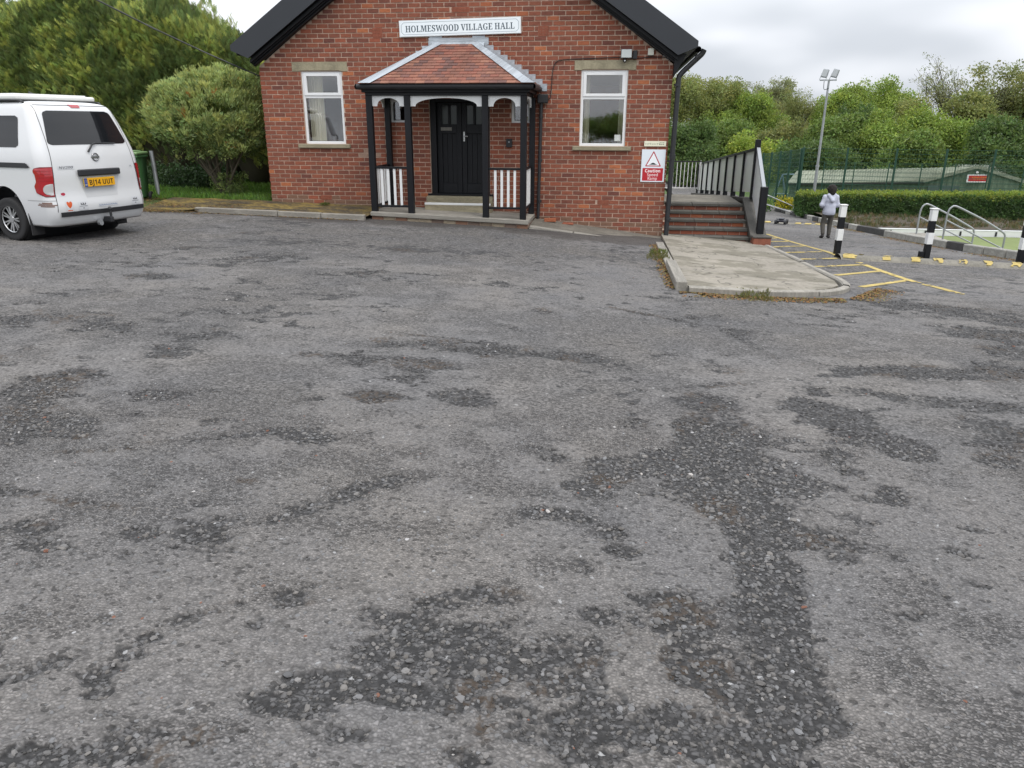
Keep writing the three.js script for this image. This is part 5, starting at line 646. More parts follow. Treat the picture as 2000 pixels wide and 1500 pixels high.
  sticker('web_sticker', 0.34, 0.04, -0.06, 0.4, (x, w, h) => { x.fillStyle = '#6d7c99'; for (let k = 0; k < 24; k++) x.fillRect(8 + k * 13, 14 + (k % 3) * 3, 9, 14 - (k % 3) * 2); }, 330, 40);
  // wiper
  part('rear_wiper', [tube([skin(0.1, 1.09, 0.02), skin(0.06, 1.14, 0.035), skin(0.0, 1.19, 0.035), skin(-0.06, 1.205, 0.03)].map((p) => V(...p)), 0.013, 14, 6), tube([skin(-0.02, 1.2, 0.02), skin(-0.2, 1.205, 0.02), skin(-0.42, 1.2, 0.02)].map((p) => V(...p)), 0.008, 12, 5)], trim, van);
  // bumper: black protective strip, scuffs, tow bar, mudflaps
  patch('bumper_strip', 0.3, 0.355, () => -0.72, () => 0.72, 0.022, BK, 24, 3);
  for (const [h, a, b] of [[0.435, 0.74, 1.05], [0.45, 0.8, 1.02], [0.42, 0.78, 1.0], [0.462, 0.8, 0.95]]) patch('scuff', h, h + 0.012, () => a, () => b, 0.002, dbl(mat([0.26, 0.17, 0.14], 0.8, { map: at(grime, 6) })), 10, 1);
  part('tow_bar', [rb(-0.1, 0.2, 0.2, 0.26, -0.03, 0.03, 0.01), rod([-0.08, 0.25, 0], [-0.08, 0.33, 0], 0.018), new THREE.SphereGeometry(0.028, 14, 10).translate(-0.08, 0.35, 0)], trim, van);
  part('tow_socket', new THREE.CylinderGeometry(0.035, 0.035, 0.05, 16).rotateZ(Math.PI / 2).translate(0.02, 0.2, -0.12), M.galv, van);
  for (const s of [-1, 1]) part('mudflap', rb(0.56, 0.58, 0.08, 0.34, s * 0.73 - 0.1, s * 0.73 + 0.1, 0.008), M.dark, van);
  // roof: pop-top, seals and rails
  part('pop_top', [rb(0.6, 3.0, 1.86, 1.935, -0.64, 0.64, 0.03, 3), rb(0.72, 2.9, 1.93, 1.955, -0.58, 0.58, 0.012, 2)], phys([0.7, 0.7, 0.68], 0.4), van); part('roof_seal', [rb(0.58, 3.03, 1.84, 1.868, -0.66, 0.66, 0.012)], trim, van);
  for (const s of [-1, 1]) part('roof_rail', tube([[0.5, 1.8, s * 0.625], [0.62, 1.85, s * 0.64], [1.6, 1.86, s * 0.66], [2.6, 1.85, s * 0.64], [2.75, 1.81, s * 0.62]].map((p) => V(...p)), 0.02, 30, 6), trim, van);
  part('aerial', rod([0.75, 1.95, -0.25], [0.85, 1.98, -0.25], 0.01), trim, van);
  // wheels
  const tyre = mat([0.02, 0.02, 0.021], 0.85), alloy = mat([0.55, 0.56, 0.57], 0.3, { metalness: 0.85 }), prof = [[0.19, 0.1], [0.2, 0.085], [0.25, 0.096], [0.29, 0.094], [0.308, 0.08], [0.311, 0.0], [0.308, -0.08], [0.29, -0.094], [0.25, -0.096], [0.2, -0.085], [0.19, -0.1]].map(([r, y]) => new THREE.Vector2(r, y));
  for (const ax of AX) for (const s of [-1, 1]) {
    const w = new THREE.Group(); w.name = 'wheel'; w.position.set(ax, 0.31, s * 0.745); w.rotation.y = s > 0 ? 0 : Math.PI; van.add(w);
    part('tyre', new THREE.LatheGeometry(prof, 48).rotateX(Math.PI / 2), tyre, w);
    const g = [new THREE.LatheGeometry([[0.0, 0.0], [0.17, 0.0], [0.185, 0.06], [0.2, 0.085], [0.195, 0.092], [0.18, 0.07], [0.16, 0.03], [0.03, 0.035]].map(([r, y]) => new THREE.Vector2(r, y)), 40).rotateX(Math.PI / 2)]; part('rim_back', new THREE.CircleGeometry(0.18, 32).translate(0, 0, 0.012), M.dark, w);
    for (let k = 0; k < 7; k++) for (const d of [-0.1, 0.1]) { const a = k / 7 * Math.PI * 2 + d; g.push(beam([0.03 * Math.cos(a), 0.03 * Math.sin(a), 0.06], [0.185 * Math.cos(a + d * 0.5), 0.185 * Math.sin(a + d * 0.5), 0.068], 0.018, 0.02)); } g.push(new THREE.CylinderGeometry(0.045, 0.05, 0.03, 20).rotateX(Math.PI / 2).translate(0, 0, 0.065)); part('rim', g.slice(1).concat([new THREE.TorusGeometry(0.188, 0.012, 8, 40).translate(0, 0, 0.075)]), alloy, w);
  }
  // front end, out of the picture
  for (const s of [-1, 1]) { part('headlight', new THREE.SphereGeometry(0.14, 16, 12).scale(0.9, 0.9, 0.8).translate(4.12, 0.78, s * 0.62), clear, van); part('door_mirror', rb(3.1, 3.25, 1.08, 1.28, s * 0.95 - 0.09, s * 0.95 + 0.09, 0.04, 2), paint, van); }
  // stretch the upper works to the real van's heights
  const F = tab([[0, 0.0], [0.2, 0.235], [0.3, 0.37], [0.55, 0.675], [0.69, 0.825], [0.82, 0.965], [1.02, 1.175], [1.19, 1.355], [1.65, 1.815], [1.73, 1.885], [1.865, 1.955], [2.1, 2.19]]), done = new Set();
  van.traverse((m) => { let w = m; while (w && w.name !== 'wheel') w = w.parent; if (!m.isMesh || w || done.has(m.geometry)) return; done.add(m.geometry); const p = m.geometry.attributes.position; for (let i = 0; i < p.count; i++) p.setY(i, F(Math.max(0, p.getY(i)))); });
}
// ---------------------------------------------------------------- foliage
const up = V(0, 1, 0);
// a clump of small leaf blades: n leaves of length l, width w, spread through a ball of radius R
function leafClump(seed, n, l, w, R, lift = 0.4, bend = 0.25) {
  const r = rng(seed), P = [], I = [], a = V(0, 0, 0), b = V(0, 0, 0), c = V(0, 0, 0);
  for (let i = 0; i < n; i++) {
    const p = V(r() - 0.5, r() - 0.5, r() - 0.5).multiplyScalar(2 * R * Math.cbrt(r())), d = V(r() - 0.5, (r() - 0.5) + lift, r() - 0.5).normalize(); a.copy(d).cross(V(r() - 0.5, r() - 0.5, r() - 0.5)).normalize(); b.copy(a).cross(d).normalize();
    const L = l * (0.7 + 0.6 * r()), Wd = w * (0.7 + 0.6 * r()), m = p.clone().addScaledVector(d, L * 0.5).addScaledVector(b, L * bend * 0.3), t = p.clone().addScaledVector(d, L).addScaledVector(b, -L * bend * 0.2), k = P.length / 3;
    for (const q of [p, m.clone().addScaledVector(a, Wd / 2), t, m.clone().addScaledVector(a, -Wd / 2)]) P.push(q.x, q.y, q.z); I.push(k, k + 1, k + 2, k, k + 2, k + 3);
  }
  const g = new THREE.BufferGeometry(); g.setAttribute('position', new THREE.Float32BufferAttribute(P, 3)); g.setIndex(I); g.computeVertexNormals(); return g;
}
// a flat feathery conifer spray
function spray(seed) {
  const r = rng(seed), P = [], I = [], add = (o, d, n, L, w) => { const s = d.clone().cross(n).normalize(), k = P.length / 3, m = o.clone().addScaledVector(d, L * 0.45), t = o.clone().addScaledVector(d, L); for (const q of [o, m.clone().addScaledVector(s, w), t, m.clone().addScaledVector(s, -w)]) P.push(q.x, q.y, q.z); I.push(k, k + 1, k + 2, k, k + 2, k + 3); };
  const n = V(0, 0.95, 0.3).normalize(), main = V(0, 0.25, 1).normalize(); for (let i = 0; i < 9; i++) { const t = i / 9, o = main.clone().multiplyScalar(t * 0.34).add(V(0, -0.05 * t * t, 0)), side = i % 2 ? 1 : -1, d = main.clone().applyAxisAngle(n, side * (0.75 - 0.35 * t) + 0.2 * (r() - 0.5)).add(V(0, 0.15 * (r() - 0.5), 0)).normalize(), L = 0.17 * (1 - 0.55 * t) * (0.8 + 0.4 * r()); add(o, d, n, L, 0.011 + 0.006 * r()); for (let k = 1; k < 4; k++) { const oo = o.clone().addScaledVector(d, L * k / 4); for (const s2 of [-1, 1]) add(oo, d.clone().applyAxisAngle(n, s2 * 0.7).add(V(0, 0.2 * (r() - 0.5), 0)).normalize(), n, L * 0.4 * (1 - k / 6), 0.009); } } add(V(0, 0, 0), main, n, 0.4, 0.012);
  const g = new THREE.BufferGeometry(); g.setAttribute('position', new THREE.Float32BufferAttribute(P, 3)); g.setIndex(I); g.computeVertexNormals(); return g;
}
const leafMat = (rough = 0.85) => phys([1, 1, 1], rough, { side: THREE.DoubleSide, transmission: 0.45, thickness: 0, specularIntensity: 0.5 });
function scatter(name, geo, list, parent, m = leafMat()) { // list of {p, q, s, c}
  const o = lit(new THREE.InstancedMesh(geo, m, list.length)), M4 = new THREE.Matrix4(), col = new THREE.Color(); list.forEach((t, i) => { o.setMatrixAt(i, M4.compose(t.p, t.q, V(t.s, t.s * (t.sy ?? 1), t.s))); o.setColorAt(i, col.setRGB(...t.c)); }); o.name = name; o.userData.kind = 'stuff'; parent?.add(o); return o;
}
const rq = (r) => new THREE.Quaternion().setFromEuler(new THREE.Euler(r() * 6.28, r() * 6.28, r() * 6.28));
const tone = (c, k, r, v = 0.25) => { const f = k * (1 - v + 2 * v * r()), w = (r() - 0.5) * 0.25; return [c[0] * f * (1 + w), c[1] * f, c[2] * f * (1 - w)]; };
const bark = mat([0.075, 0.062, 0.048], 0.95, { map: at(grime, 1.5), bumpMap: at(bumpy, 3), bumpScale: 0.02 });
function limbs(r, from, dir, len, rad, depth, out, tips, spread = 0.75, droop = 0) {
  let p = V(...from), d = V(...dir).normalize(), R = rad; const n = depth > 1 ? 4 : 3;
  for (let i = 0; i < n; i++) { const q = p.clone().addScaledVector(d, len / n), R1 = R * 0.82; out.push(rod(p.toArray(), q.toArray(), R, R1, depth > 2 ? 8 : 5)); p = q; R = R1; d.add(V((r() - 0.5) * 0.4, (r() - 0.5) * 0.25 + 0.06 - droop, (r() - 0.5) * 0.4)).normalize(); if (depth > 0 && i > 0) { const k = 1 + (r() < 0.6 ? 1 : 0); for (let b = 0; b < k; b++) { const e = d.clone().add(V((r() - 0.5) * 2 * spread, (r() - 0.2) * spread * 0.8, (r() - 0.5) * 2 * spread)).normalize(); limbs(r, p.toArray(), e.toArray(), len * (0.55 + 0.25 * r()), R * 0.66, depth - 1, out, tips, spread, droop); } } if (depth <= 1) tips.push(p.clone()); }
  if (depth > 0) limbs(r, p.toArray(), d.toArray(), len * 0.7, R * 0.85, depth - 1, out, tips, spread, droop);
}
const CL = [1, 2, 3].map((k) => leafClump(100 + k, 26, 0.2, 0.11, 0.42, 0.2));
const CLs = leafClump(140, 16, 0.17, 0.09, 0.4, 0.2);
const TREES = [];
// a broadleaf tree: height h, crown radii, colour, density
function tree(name, label, x, z, h, rx, rz, c, { seed = 1, n = 1300, bare = 0, group, low = 0.22, y, sparse = false, round = 1 } = {}) {
  const r = rng(seed * 97 + 5), gyy = y ?? land(x, z), o = thing(name, label, 'tree', [x, gyy - 0.1, z], 0, group), wood = [], tips = [];
  limbs(r, [0, 0, 0], [0.05 * (r() - 0.5), 1, 0.05 * (r() - 0.5)], h * (sparse ? 0.38 : 0.31), h * 0.026, 3, wood, tips, sparse ? 0.85 : 0.8);
  // bring the branch tips inside the crown
  part('trunk', wood, bark, o); const list = [], cy = h * (0.5 + low * 0.5), ry = h * (0.5 - low * 0.5), lob = Array.from({ length: 17 }, () => [r() * 6.28, r() * 1.9 - 0.75, 0.6 + 0.62 * r(), 0.24 + 0.26 * r()]);
  let guard = 0; while (list.length < n && guard++ < n * 12) {
    const l = lob[Math.floor(r() * lob.length)], u = V(r() - 0.5, r() - 0.5, r() - 0.5).normalize(), rad = l[3] * (0.55 + 0.5 * Math.sqrt(r())), ca = Math.cos(l[1]); const q = V(Math.cos(l[0]) * ca * l[2] * 0.72 + u.x * rad, Math.sin(l[1]) * l[2] * 0.75 + u.y * rad * 0.8, Math.sin(l[0]) * ca * l[2] * 0.72 + u.z * rad);
    const hole = fbm(q.x * 3 + seed * 5, (q.y + q.z * 0.7) * 3, 3, 400 + seed); if (hole < 0.41 + bare * 0.25) continue; const len = q.length(); if (len > 1.3) continue;
    const p = V(q.x * rx, cy + q.y * ry, q.z * rz); if (p.y < h * low * 0.4) continue; list.push({ p, q: rq(r), s: 0.75 + 0.6 * r(), c: tone(c, 1, r, 0.28) });
  }
  if (sparse) { list.length = 0; for (const t of tips) for (let k = 0; k < 2; k++) if (r() < 1 - bare) list.push({ p: t.clone().add(V(r() - 0.5, r() - 0.5, r() - 0.5).multiplyScalar(0.7)), q: rq(r), s: 0.55 + 0.5 * r(), c: tone(c, 1, r, 0.3) }); }
  scatter('crown', sparse ? CLs : CL[seed % 3], list, o); TREES.push(o); return o;
}
const G = { fresh: [0.25, 0.34, 0.06], mid: [0.18, 0.26, 0.055], deep: [0.115, 0.185, 0.045], olive: [0.26, 0.29, 0.085], lime: [0.31, 0.39, 0.06], grey: [0.26, 0.28, 0.13], dull: [0.24, 0.265, 0.085] };
const wood = 'trees of the wood beyond the green';
const T_ = (lab, x, z, h, rx, c, o) => tree('broadleaf_tree', lab, x, z, h, rx, rx * 0.85, c, { group: wood, y: -3.6, ...o });
T_('olive green round-headed tree behind the ramp railing', 7.0, -62, 9.6, 4.6, G.olive, { seed: 1, n: 2200 });
T_('yellow green tree between the ramp and the court fence', 11.2, -60, 9.0, 4.0, G.fresh, { seed: 2, n: 2000 });
T_('deep green bush-shaped tree low behind the ramp fence', 8.8, -50, 5.6, 2.6, G.mid, { seed: 3, n: 1300, low: 0 });
T_('dark green tree rising just past the hall corner', 5.2, -46, 5.4, 3.0, G.deep, { seed: 4, n: 1500, low: 0 });
T_('dull brownish tree set back between two rounder trees', 15.2, -74, 9.0, 4.0, G.dull, { seed: 5, n: 1500 });
T_('thin-leaved tree with dark forking limbs behind the floodlight column', 19.0, -66, 9.3, 4.8, G.dull, { seed: 6, n: 1050, sparse: true, bare: 0.1 });
T_('bright yellow green domed tree right of the floodlight column', 24.0, -68, 10.2, 5.2, G.fresh, { seed: 7, n: 2300 });
T_('deep green tree standing low below the domed tree', 21.2, -56, 7.0, 3.4, G.deep, { seed: 8, n: 1500, low: 0.05 });  // deep green is the leaf colour of this tree
T_('leaning green tree with layered foliage above the shed roof', 16.6, -48, 6.4, 3.0, G.mid, { seed: 9, n: 1500, low: 0.02 });
T_('broad fresh green tree behind the shed ridge', 21.6, -46, 7.0, 3.6, G.fresh, { seed: 10, n: 1900, low: 0.02 });
T_('yellowish green tree over the shed gable', 26.5, -52, 8.2, 3.9, G.olive, { seed: 11, n: 1900, low: 0.05 });
T_('dark green tree right of the shed gable', 25.4, -40, 6.0, 2.8, G.deep, { seed: 12, n: 1500, low: 0 });
T_('tall mid green tree at the edge of the wood', 33.0, -54, 12.0, 4.6, G.dull, { seed: 13, n: 2000 });
tree('ash_tree', 'half-bare twisting tree with sparse grey leaves above the wood', 28.5, -55, 11.8, 4.4, 4, G.grey, { seed: 14, group: wood, y: -3.6, sparse: true, bare: 0.72 });
T_('low green tree filling the gap behind the court fence', 12.6, -52, 5.8, 3.0, G.dull, { seed: 15, n: 1400, low: 0 });
T_('small yellow green tree beside the red barrier', 10.4, -46, 4.4, 2.2, G.lime, { seed: 16, n: 900, low: 0 });
T_('grey green tree far back in the wood, left of the dome', 17.4, -84, 10.4, 5.0, G.grey, { seed: 17, n: 1500 });
T_('grey green tree far back in the wood, right of the dome', 27, -84, 9.2, 5.0, G.olive, { seed: 18, n: 1500 });
T_('dull green tree far back beyond the hall corner', 2.0, -74, 9.4, 5.4, G.dull, { seed: 19, n: 1500 });
T_('dark understorey tree behind the shed', 14.2, -41, 4.4, 2.8, G.deep, { seed: 20, n: 1100, low: 0 }); T_('mid green understorey tree behind the shed ridge', 19.2, -40, 4.9, 3.0, G.mid, { seed: 21, n: 1200, low: 0 });
{ const b = tree('hawthorn_bush', 'white blossoming hawthorn bush behind the shed gable', 21.4, -34.5, 2.9, 2.3, 1.6, [0.06, 0.1, 0.035], { seed: 25, n: 650, low: 0, y: -3.4 }), r = rng(250), l = []; for (let i = 0; i < 360; i++) { const a = r() * 6.28, e = r() * 1.3; l.push({ p: V(Math.cos(a) * Math.cos(e) * 2.4, 1.4 + Math.sin(e) * 1.45, Math.sin(a) * Math.cos(e) * 1.7), q: rq(r), s: 0.3 + 0.25 * r(), c: [0.55, 0.58, 0.5] }); } scatter('blossom', CLs, l, b); }
// trees behind the photographer, seen only in the window glass
for (const [i, [x, z, h]] of [[-16, 66, 3], [-7, 70, 2.6], [1, 66, 3.1], [9, 72, 2.8]].entries()) tree('roadside_tree', ['green roadside tree opposite the hall by the field corner', 'green roadside tree opposite the porch', 'tall green roadside tree opposite the ramp', 'green roadside tree opposite the bollards'][i], x, z, h, 5.2, 3, G.mid, { low: 0, seed: 30 + i, n: 700, y: -0.3, group: 'roadside trees' });
// clipped hedge beside the green
{
  const h = thing('clipped_hedge', 'long dark green clipped hedge with bright new growth on top', 'hedge', [13, -2.1, -18.6]), r = rng(61), geo = leafClump(62, 16, 0.075, 0.042, 0.11, 0.5), list = [];
  const top = (x) => lerp(-1.2, -1.1, (x - 7.7) / 9), bot = (x) => lerp(-1.95, -2.2, (x - 7.7) / 9), z0 = -18, z1 = -19.4, x0 = 7.9, x1 = 26;
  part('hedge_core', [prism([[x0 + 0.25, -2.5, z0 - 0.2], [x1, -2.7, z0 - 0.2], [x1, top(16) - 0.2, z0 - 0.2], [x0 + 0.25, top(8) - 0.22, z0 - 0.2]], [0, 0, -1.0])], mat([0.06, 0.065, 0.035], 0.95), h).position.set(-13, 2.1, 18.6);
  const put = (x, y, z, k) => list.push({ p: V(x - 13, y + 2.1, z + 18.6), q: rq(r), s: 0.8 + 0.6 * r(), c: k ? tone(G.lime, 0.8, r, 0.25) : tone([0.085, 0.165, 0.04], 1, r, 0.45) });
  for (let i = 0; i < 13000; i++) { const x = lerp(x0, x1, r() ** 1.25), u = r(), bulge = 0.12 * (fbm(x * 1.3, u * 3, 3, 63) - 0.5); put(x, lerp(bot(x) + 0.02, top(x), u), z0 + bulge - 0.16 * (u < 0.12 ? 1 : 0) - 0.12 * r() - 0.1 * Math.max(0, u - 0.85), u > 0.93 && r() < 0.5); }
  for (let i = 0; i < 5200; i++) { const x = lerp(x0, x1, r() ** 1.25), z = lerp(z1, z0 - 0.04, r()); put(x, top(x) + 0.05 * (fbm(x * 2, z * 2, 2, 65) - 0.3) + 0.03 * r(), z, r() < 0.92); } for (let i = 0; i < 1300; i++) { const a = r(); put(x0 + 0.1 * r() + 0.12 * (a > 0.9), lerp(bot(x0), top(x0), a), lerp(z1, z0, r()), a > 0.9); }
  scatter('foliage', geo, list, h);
}
// tall conifer hedge behind the van
{
  const o = thing('conifer_hedge', 'tall shaggy green conifer hedge behind the white van', 'hedge', [-13, 0, -3.2]), r = rng(71), list = [], sp = [1, 2].map((k) => spray(70 + k)), l2 = [];
  const top = (x) => x < -11.3 ? 4.7 + 0.35 * Math.sin(x * 1.7) : lerp(4.5, 3.0, clamp((x + 11.3) / 2.6)), zf = (x) => -2.7 - 0.15 * Math.sin(x * 1.1);
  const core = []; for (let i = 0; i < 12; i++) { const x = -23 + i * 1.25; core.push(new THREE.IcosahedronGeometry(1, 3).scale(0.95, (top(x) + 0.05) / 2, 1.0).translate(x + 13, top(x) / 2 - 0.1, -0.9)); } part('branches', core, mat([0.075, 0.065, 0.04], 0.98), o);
  const trunks = []; for (let i = 0; i < 11; i++) { const x = -22.5 + i * 1.3; trunks.push(rod([x + 13, -0.3, -0.9], [x + 13 + 0.2 * (r() - 0.5), 2.4, -0.9], 0.13, 0.08, 7)); for (let k = 0; k < 4; k++) trunks.push(rod([x + 13, 0.5 + 0.4 * k, -0.8], [x + 13 + (r() - 0.5), 0.9 + 0.4 * k, 0.1], 0.03, 0.012, 5)); } part('trunk', trunks, bark, o);
  for (let i = 0; i < 36000; i++) {
    const x = lerp(-23, -8.55, r()), tp = top(x), y = lerp(0.35, tp, 1 - (1 - r()) * (0.4 + 0.6 * r())), hf = y / tp, bulge = 0.75 * (fbm(x * 0.9, y * 0.9, 3, 73) - 0.5) + 0.25 * (fbm(x * 3.5, y * 3.5, 2, 75) - 0.5);
    if (y < 1.0 && r() > 0.25 + y * 0.5) continue; let z = zf(x) + bulge - 0.55 * hf * hf + (y < 1.3 ? -0.45 * (1.3 - y) : 0) - 0.22 * r() - 0.75 * sst(0.92, 1.02, hf);
    const q = new THREE.Quaternion().setFromEuler(new THREE.Euler(-0.35 - 0.75 * r() + (hf > 0.88 ? -0.6 : 0), (r() - 0.5) * 2.4, (r() - 0.5) * 1.5, 'YXZ')), young = fbm(x * 2, y * 2, 2, 77) > 0.52; (i & 1 ? list : l2).push({ p: V(x + 13, y, z + 3.2), q, s: 0.45 + 0.5 * r(), c: tone(young && r() < 0.75 ? [0.46, 0.52, 0.15] : [0.19, 0.255, 0.075], 1, r, 0.4) });
  }
  for (let k = 0; k < 70; k++) { const x = lerp(-22.5, -8.7, r()), tp = top(x), hgt = 0.25 + 0.75 * r() * r(); for (let j = 0; j < 14; j++) { const t = j / 14; list.push({ p: V(x + 13 + (r() - 0.5) * 0.3 * (1 - t), tp - 0.1 + hgt * t, -0.6 + (r() - 0.5) * 0.3), q: new THREE.Quaternion().setFromEuler(new THREE.Euler(-1.0 - 0.3 * r(), r() * 6.28, 0, 'YXZ')), s: 0.55 + 0.3 * r() - 0.2 * t, c: tone([0.36, 0.42, 0.13], 1, r, 0.25) }); } }
  scatter('foliage', sp[0], list, o); scatter('foliage', sp[1], l2, o);
}
tree('pale_tree', 'pale silvery green tree between the conifer hedge and the hall', -9.9, -9.5, 4.7, 1.9, 1.7, [0.3, 0.34, 0.15], { seed: 41, n: 800, y: -0.1, low: 0.1 });
tree('pale_tree', 'small light green tree close behind the hall gable end', -8.4, -7.6, 3.4, 1.2, 1.2, [0.26, 0.32, 0.12], { seed: 42, n: 420, y: -0.1, low: 0.05 });
// yellow-green shrub beside the hall
{
  const o = thing('shrub', 'large rounded yellow green shrub on bare stems beside the hall wall', 'shrub', [-8.8, gy(-8.8, -0.8) - 0.02, -0.8]), r = rng(81), st = [], geo = leafClump(82, 15, 0.085, 0.021, 0.075, 1.1, 0.15), geo2 = leafClump(83, 12, 0.085, 0.03, 0.09, 0.1, 0.3), list = [], dark = [];
  st.push(rod([0, 0, 0], [0.02, 0.25, 0], 0.1, 0.08, 9)); for (let k = 0; k < 15; k++) { const a = r() * 6.28, R = 0.3 + 0.85 * r(), y1 = 1.0 + 0.9 * r(), p = [0.04 * Math.cos(a), 0.15, 0.04 * Math.sin(a)], m = [R * 0.45 * Math.cos(a), y1 * 0.55, R * 0.4 * Math.sin(a)], e = [R * Math.cos(a), y1, R * 0.8 * Math.sin(a)]; st.push(rod(p, m, 0.032, 0.024, 6), rod(m, e, 0.024, 0.01, 6)); for (let b = 0; b < 3; b++) st.push(rod(m, [m[0] + (r() - 0.5) * 0.9, m[1] + 0.3 + 0.5 * r(), m[2] + (r() - 0.5) * 0.8], 0.013, 0.006, 5)); } part('stem', st, mat([0.11, 0.095, 0.07], 0.95), o);
  const C = [0.0, 1.78, 0]; for (let i = 0; i < 5200; i++) { const a = r() * 6.28, e = Math.asin(lerp(-0.75, 1, r())), u = V(Math.cos(a) * Math.cos(e), Math.sin(e), Math.sin(a) * Math.cos(e)), wob = 0.8 + 0.44 * fbm(a * 2.2 + 3, e * 3, 3, 85), k = wob * (0.78 + 0.22 * Math.sqrt(r())), p = V(C[0] + u.x * 1.32 * k, C[1] + u.y * 0.92 * k + (u.x < 0 ? 0.02 : 0.0), u.z * 1.0 * k); if (fbm(a * 2.6, e * 4 + 9, 2, 87) < 0.37 || p.y < 0.92 + 0.5 * fbm(p.x * 2, p.z * 2, 2, 86) + (p.x < 0 ? 0.12 : 0)) continue; const upq = new THREE.Quaternion().setFromUnitVectors(up, u.clone().multiplyScalar(0.55).add(up).normalize()).multiply(new THREE.Quaternion().setFromAxisAngle(up, r() * 6.28)); const newGrowth = r() < (u.y > -0.25 ? 0.8 : 0.4); (newGrowth ? list : dark).push({ p, q: upq, s: 0.85 + 0.5 * r(), c: r() < 0.006 ? [0.4, 0.2, 0.05] : newGrowth ? tone([0.42, 0.48, 0.17], 1, r, 0.35) : tone([0.22, 0.3, 0.09], 1, r, 0.35) }); }  // paler clumps are new shoots, more of them on top; the rest older leaves
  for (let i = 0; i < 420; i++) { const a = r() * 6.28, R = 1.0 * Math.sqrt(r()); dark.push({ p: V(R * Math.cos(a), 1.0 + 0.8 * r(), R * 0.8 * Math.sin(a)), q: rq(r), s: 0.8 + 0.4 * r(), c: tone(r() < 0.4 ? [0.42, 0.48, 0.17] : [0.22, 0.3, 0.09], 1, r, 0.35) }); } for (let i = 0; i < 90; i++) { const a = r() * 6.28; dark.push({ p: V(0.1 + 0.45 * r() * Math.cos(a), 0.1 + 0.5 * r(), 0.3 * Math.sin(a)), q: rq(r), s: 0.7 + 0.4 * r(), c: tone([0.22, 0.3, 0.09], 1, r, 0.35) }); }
  for (let k = 0; k < 60; k++) { const a = r() * 6.28, e = 0.1 + 1.3 * r(), u = V(Math.cos(a) * Math.cos(e), Math.sin(e), Math.sin(a) * Math.cos(e)); for (let j = 0; j < 3; j++) list.push({ p: V(u.x * (1.28 + 0.1 * j), 1.78 + u.y * (0.9 + 0.1 * j), u.z * (0.98 + 0.1 * j)), q: new THREE.Quaternion().setFromUnitVectors(up, u.clone().multiplyScalar(0.8).add(up).normalize()), s: 0.8 - 0.12 * j, c: tone([0.42, 0.48, 0.17], 1, r, 0.3) }); }
  scatter('foliage', geo, list, o); scatter('foliage', geo2, dark, o);
}
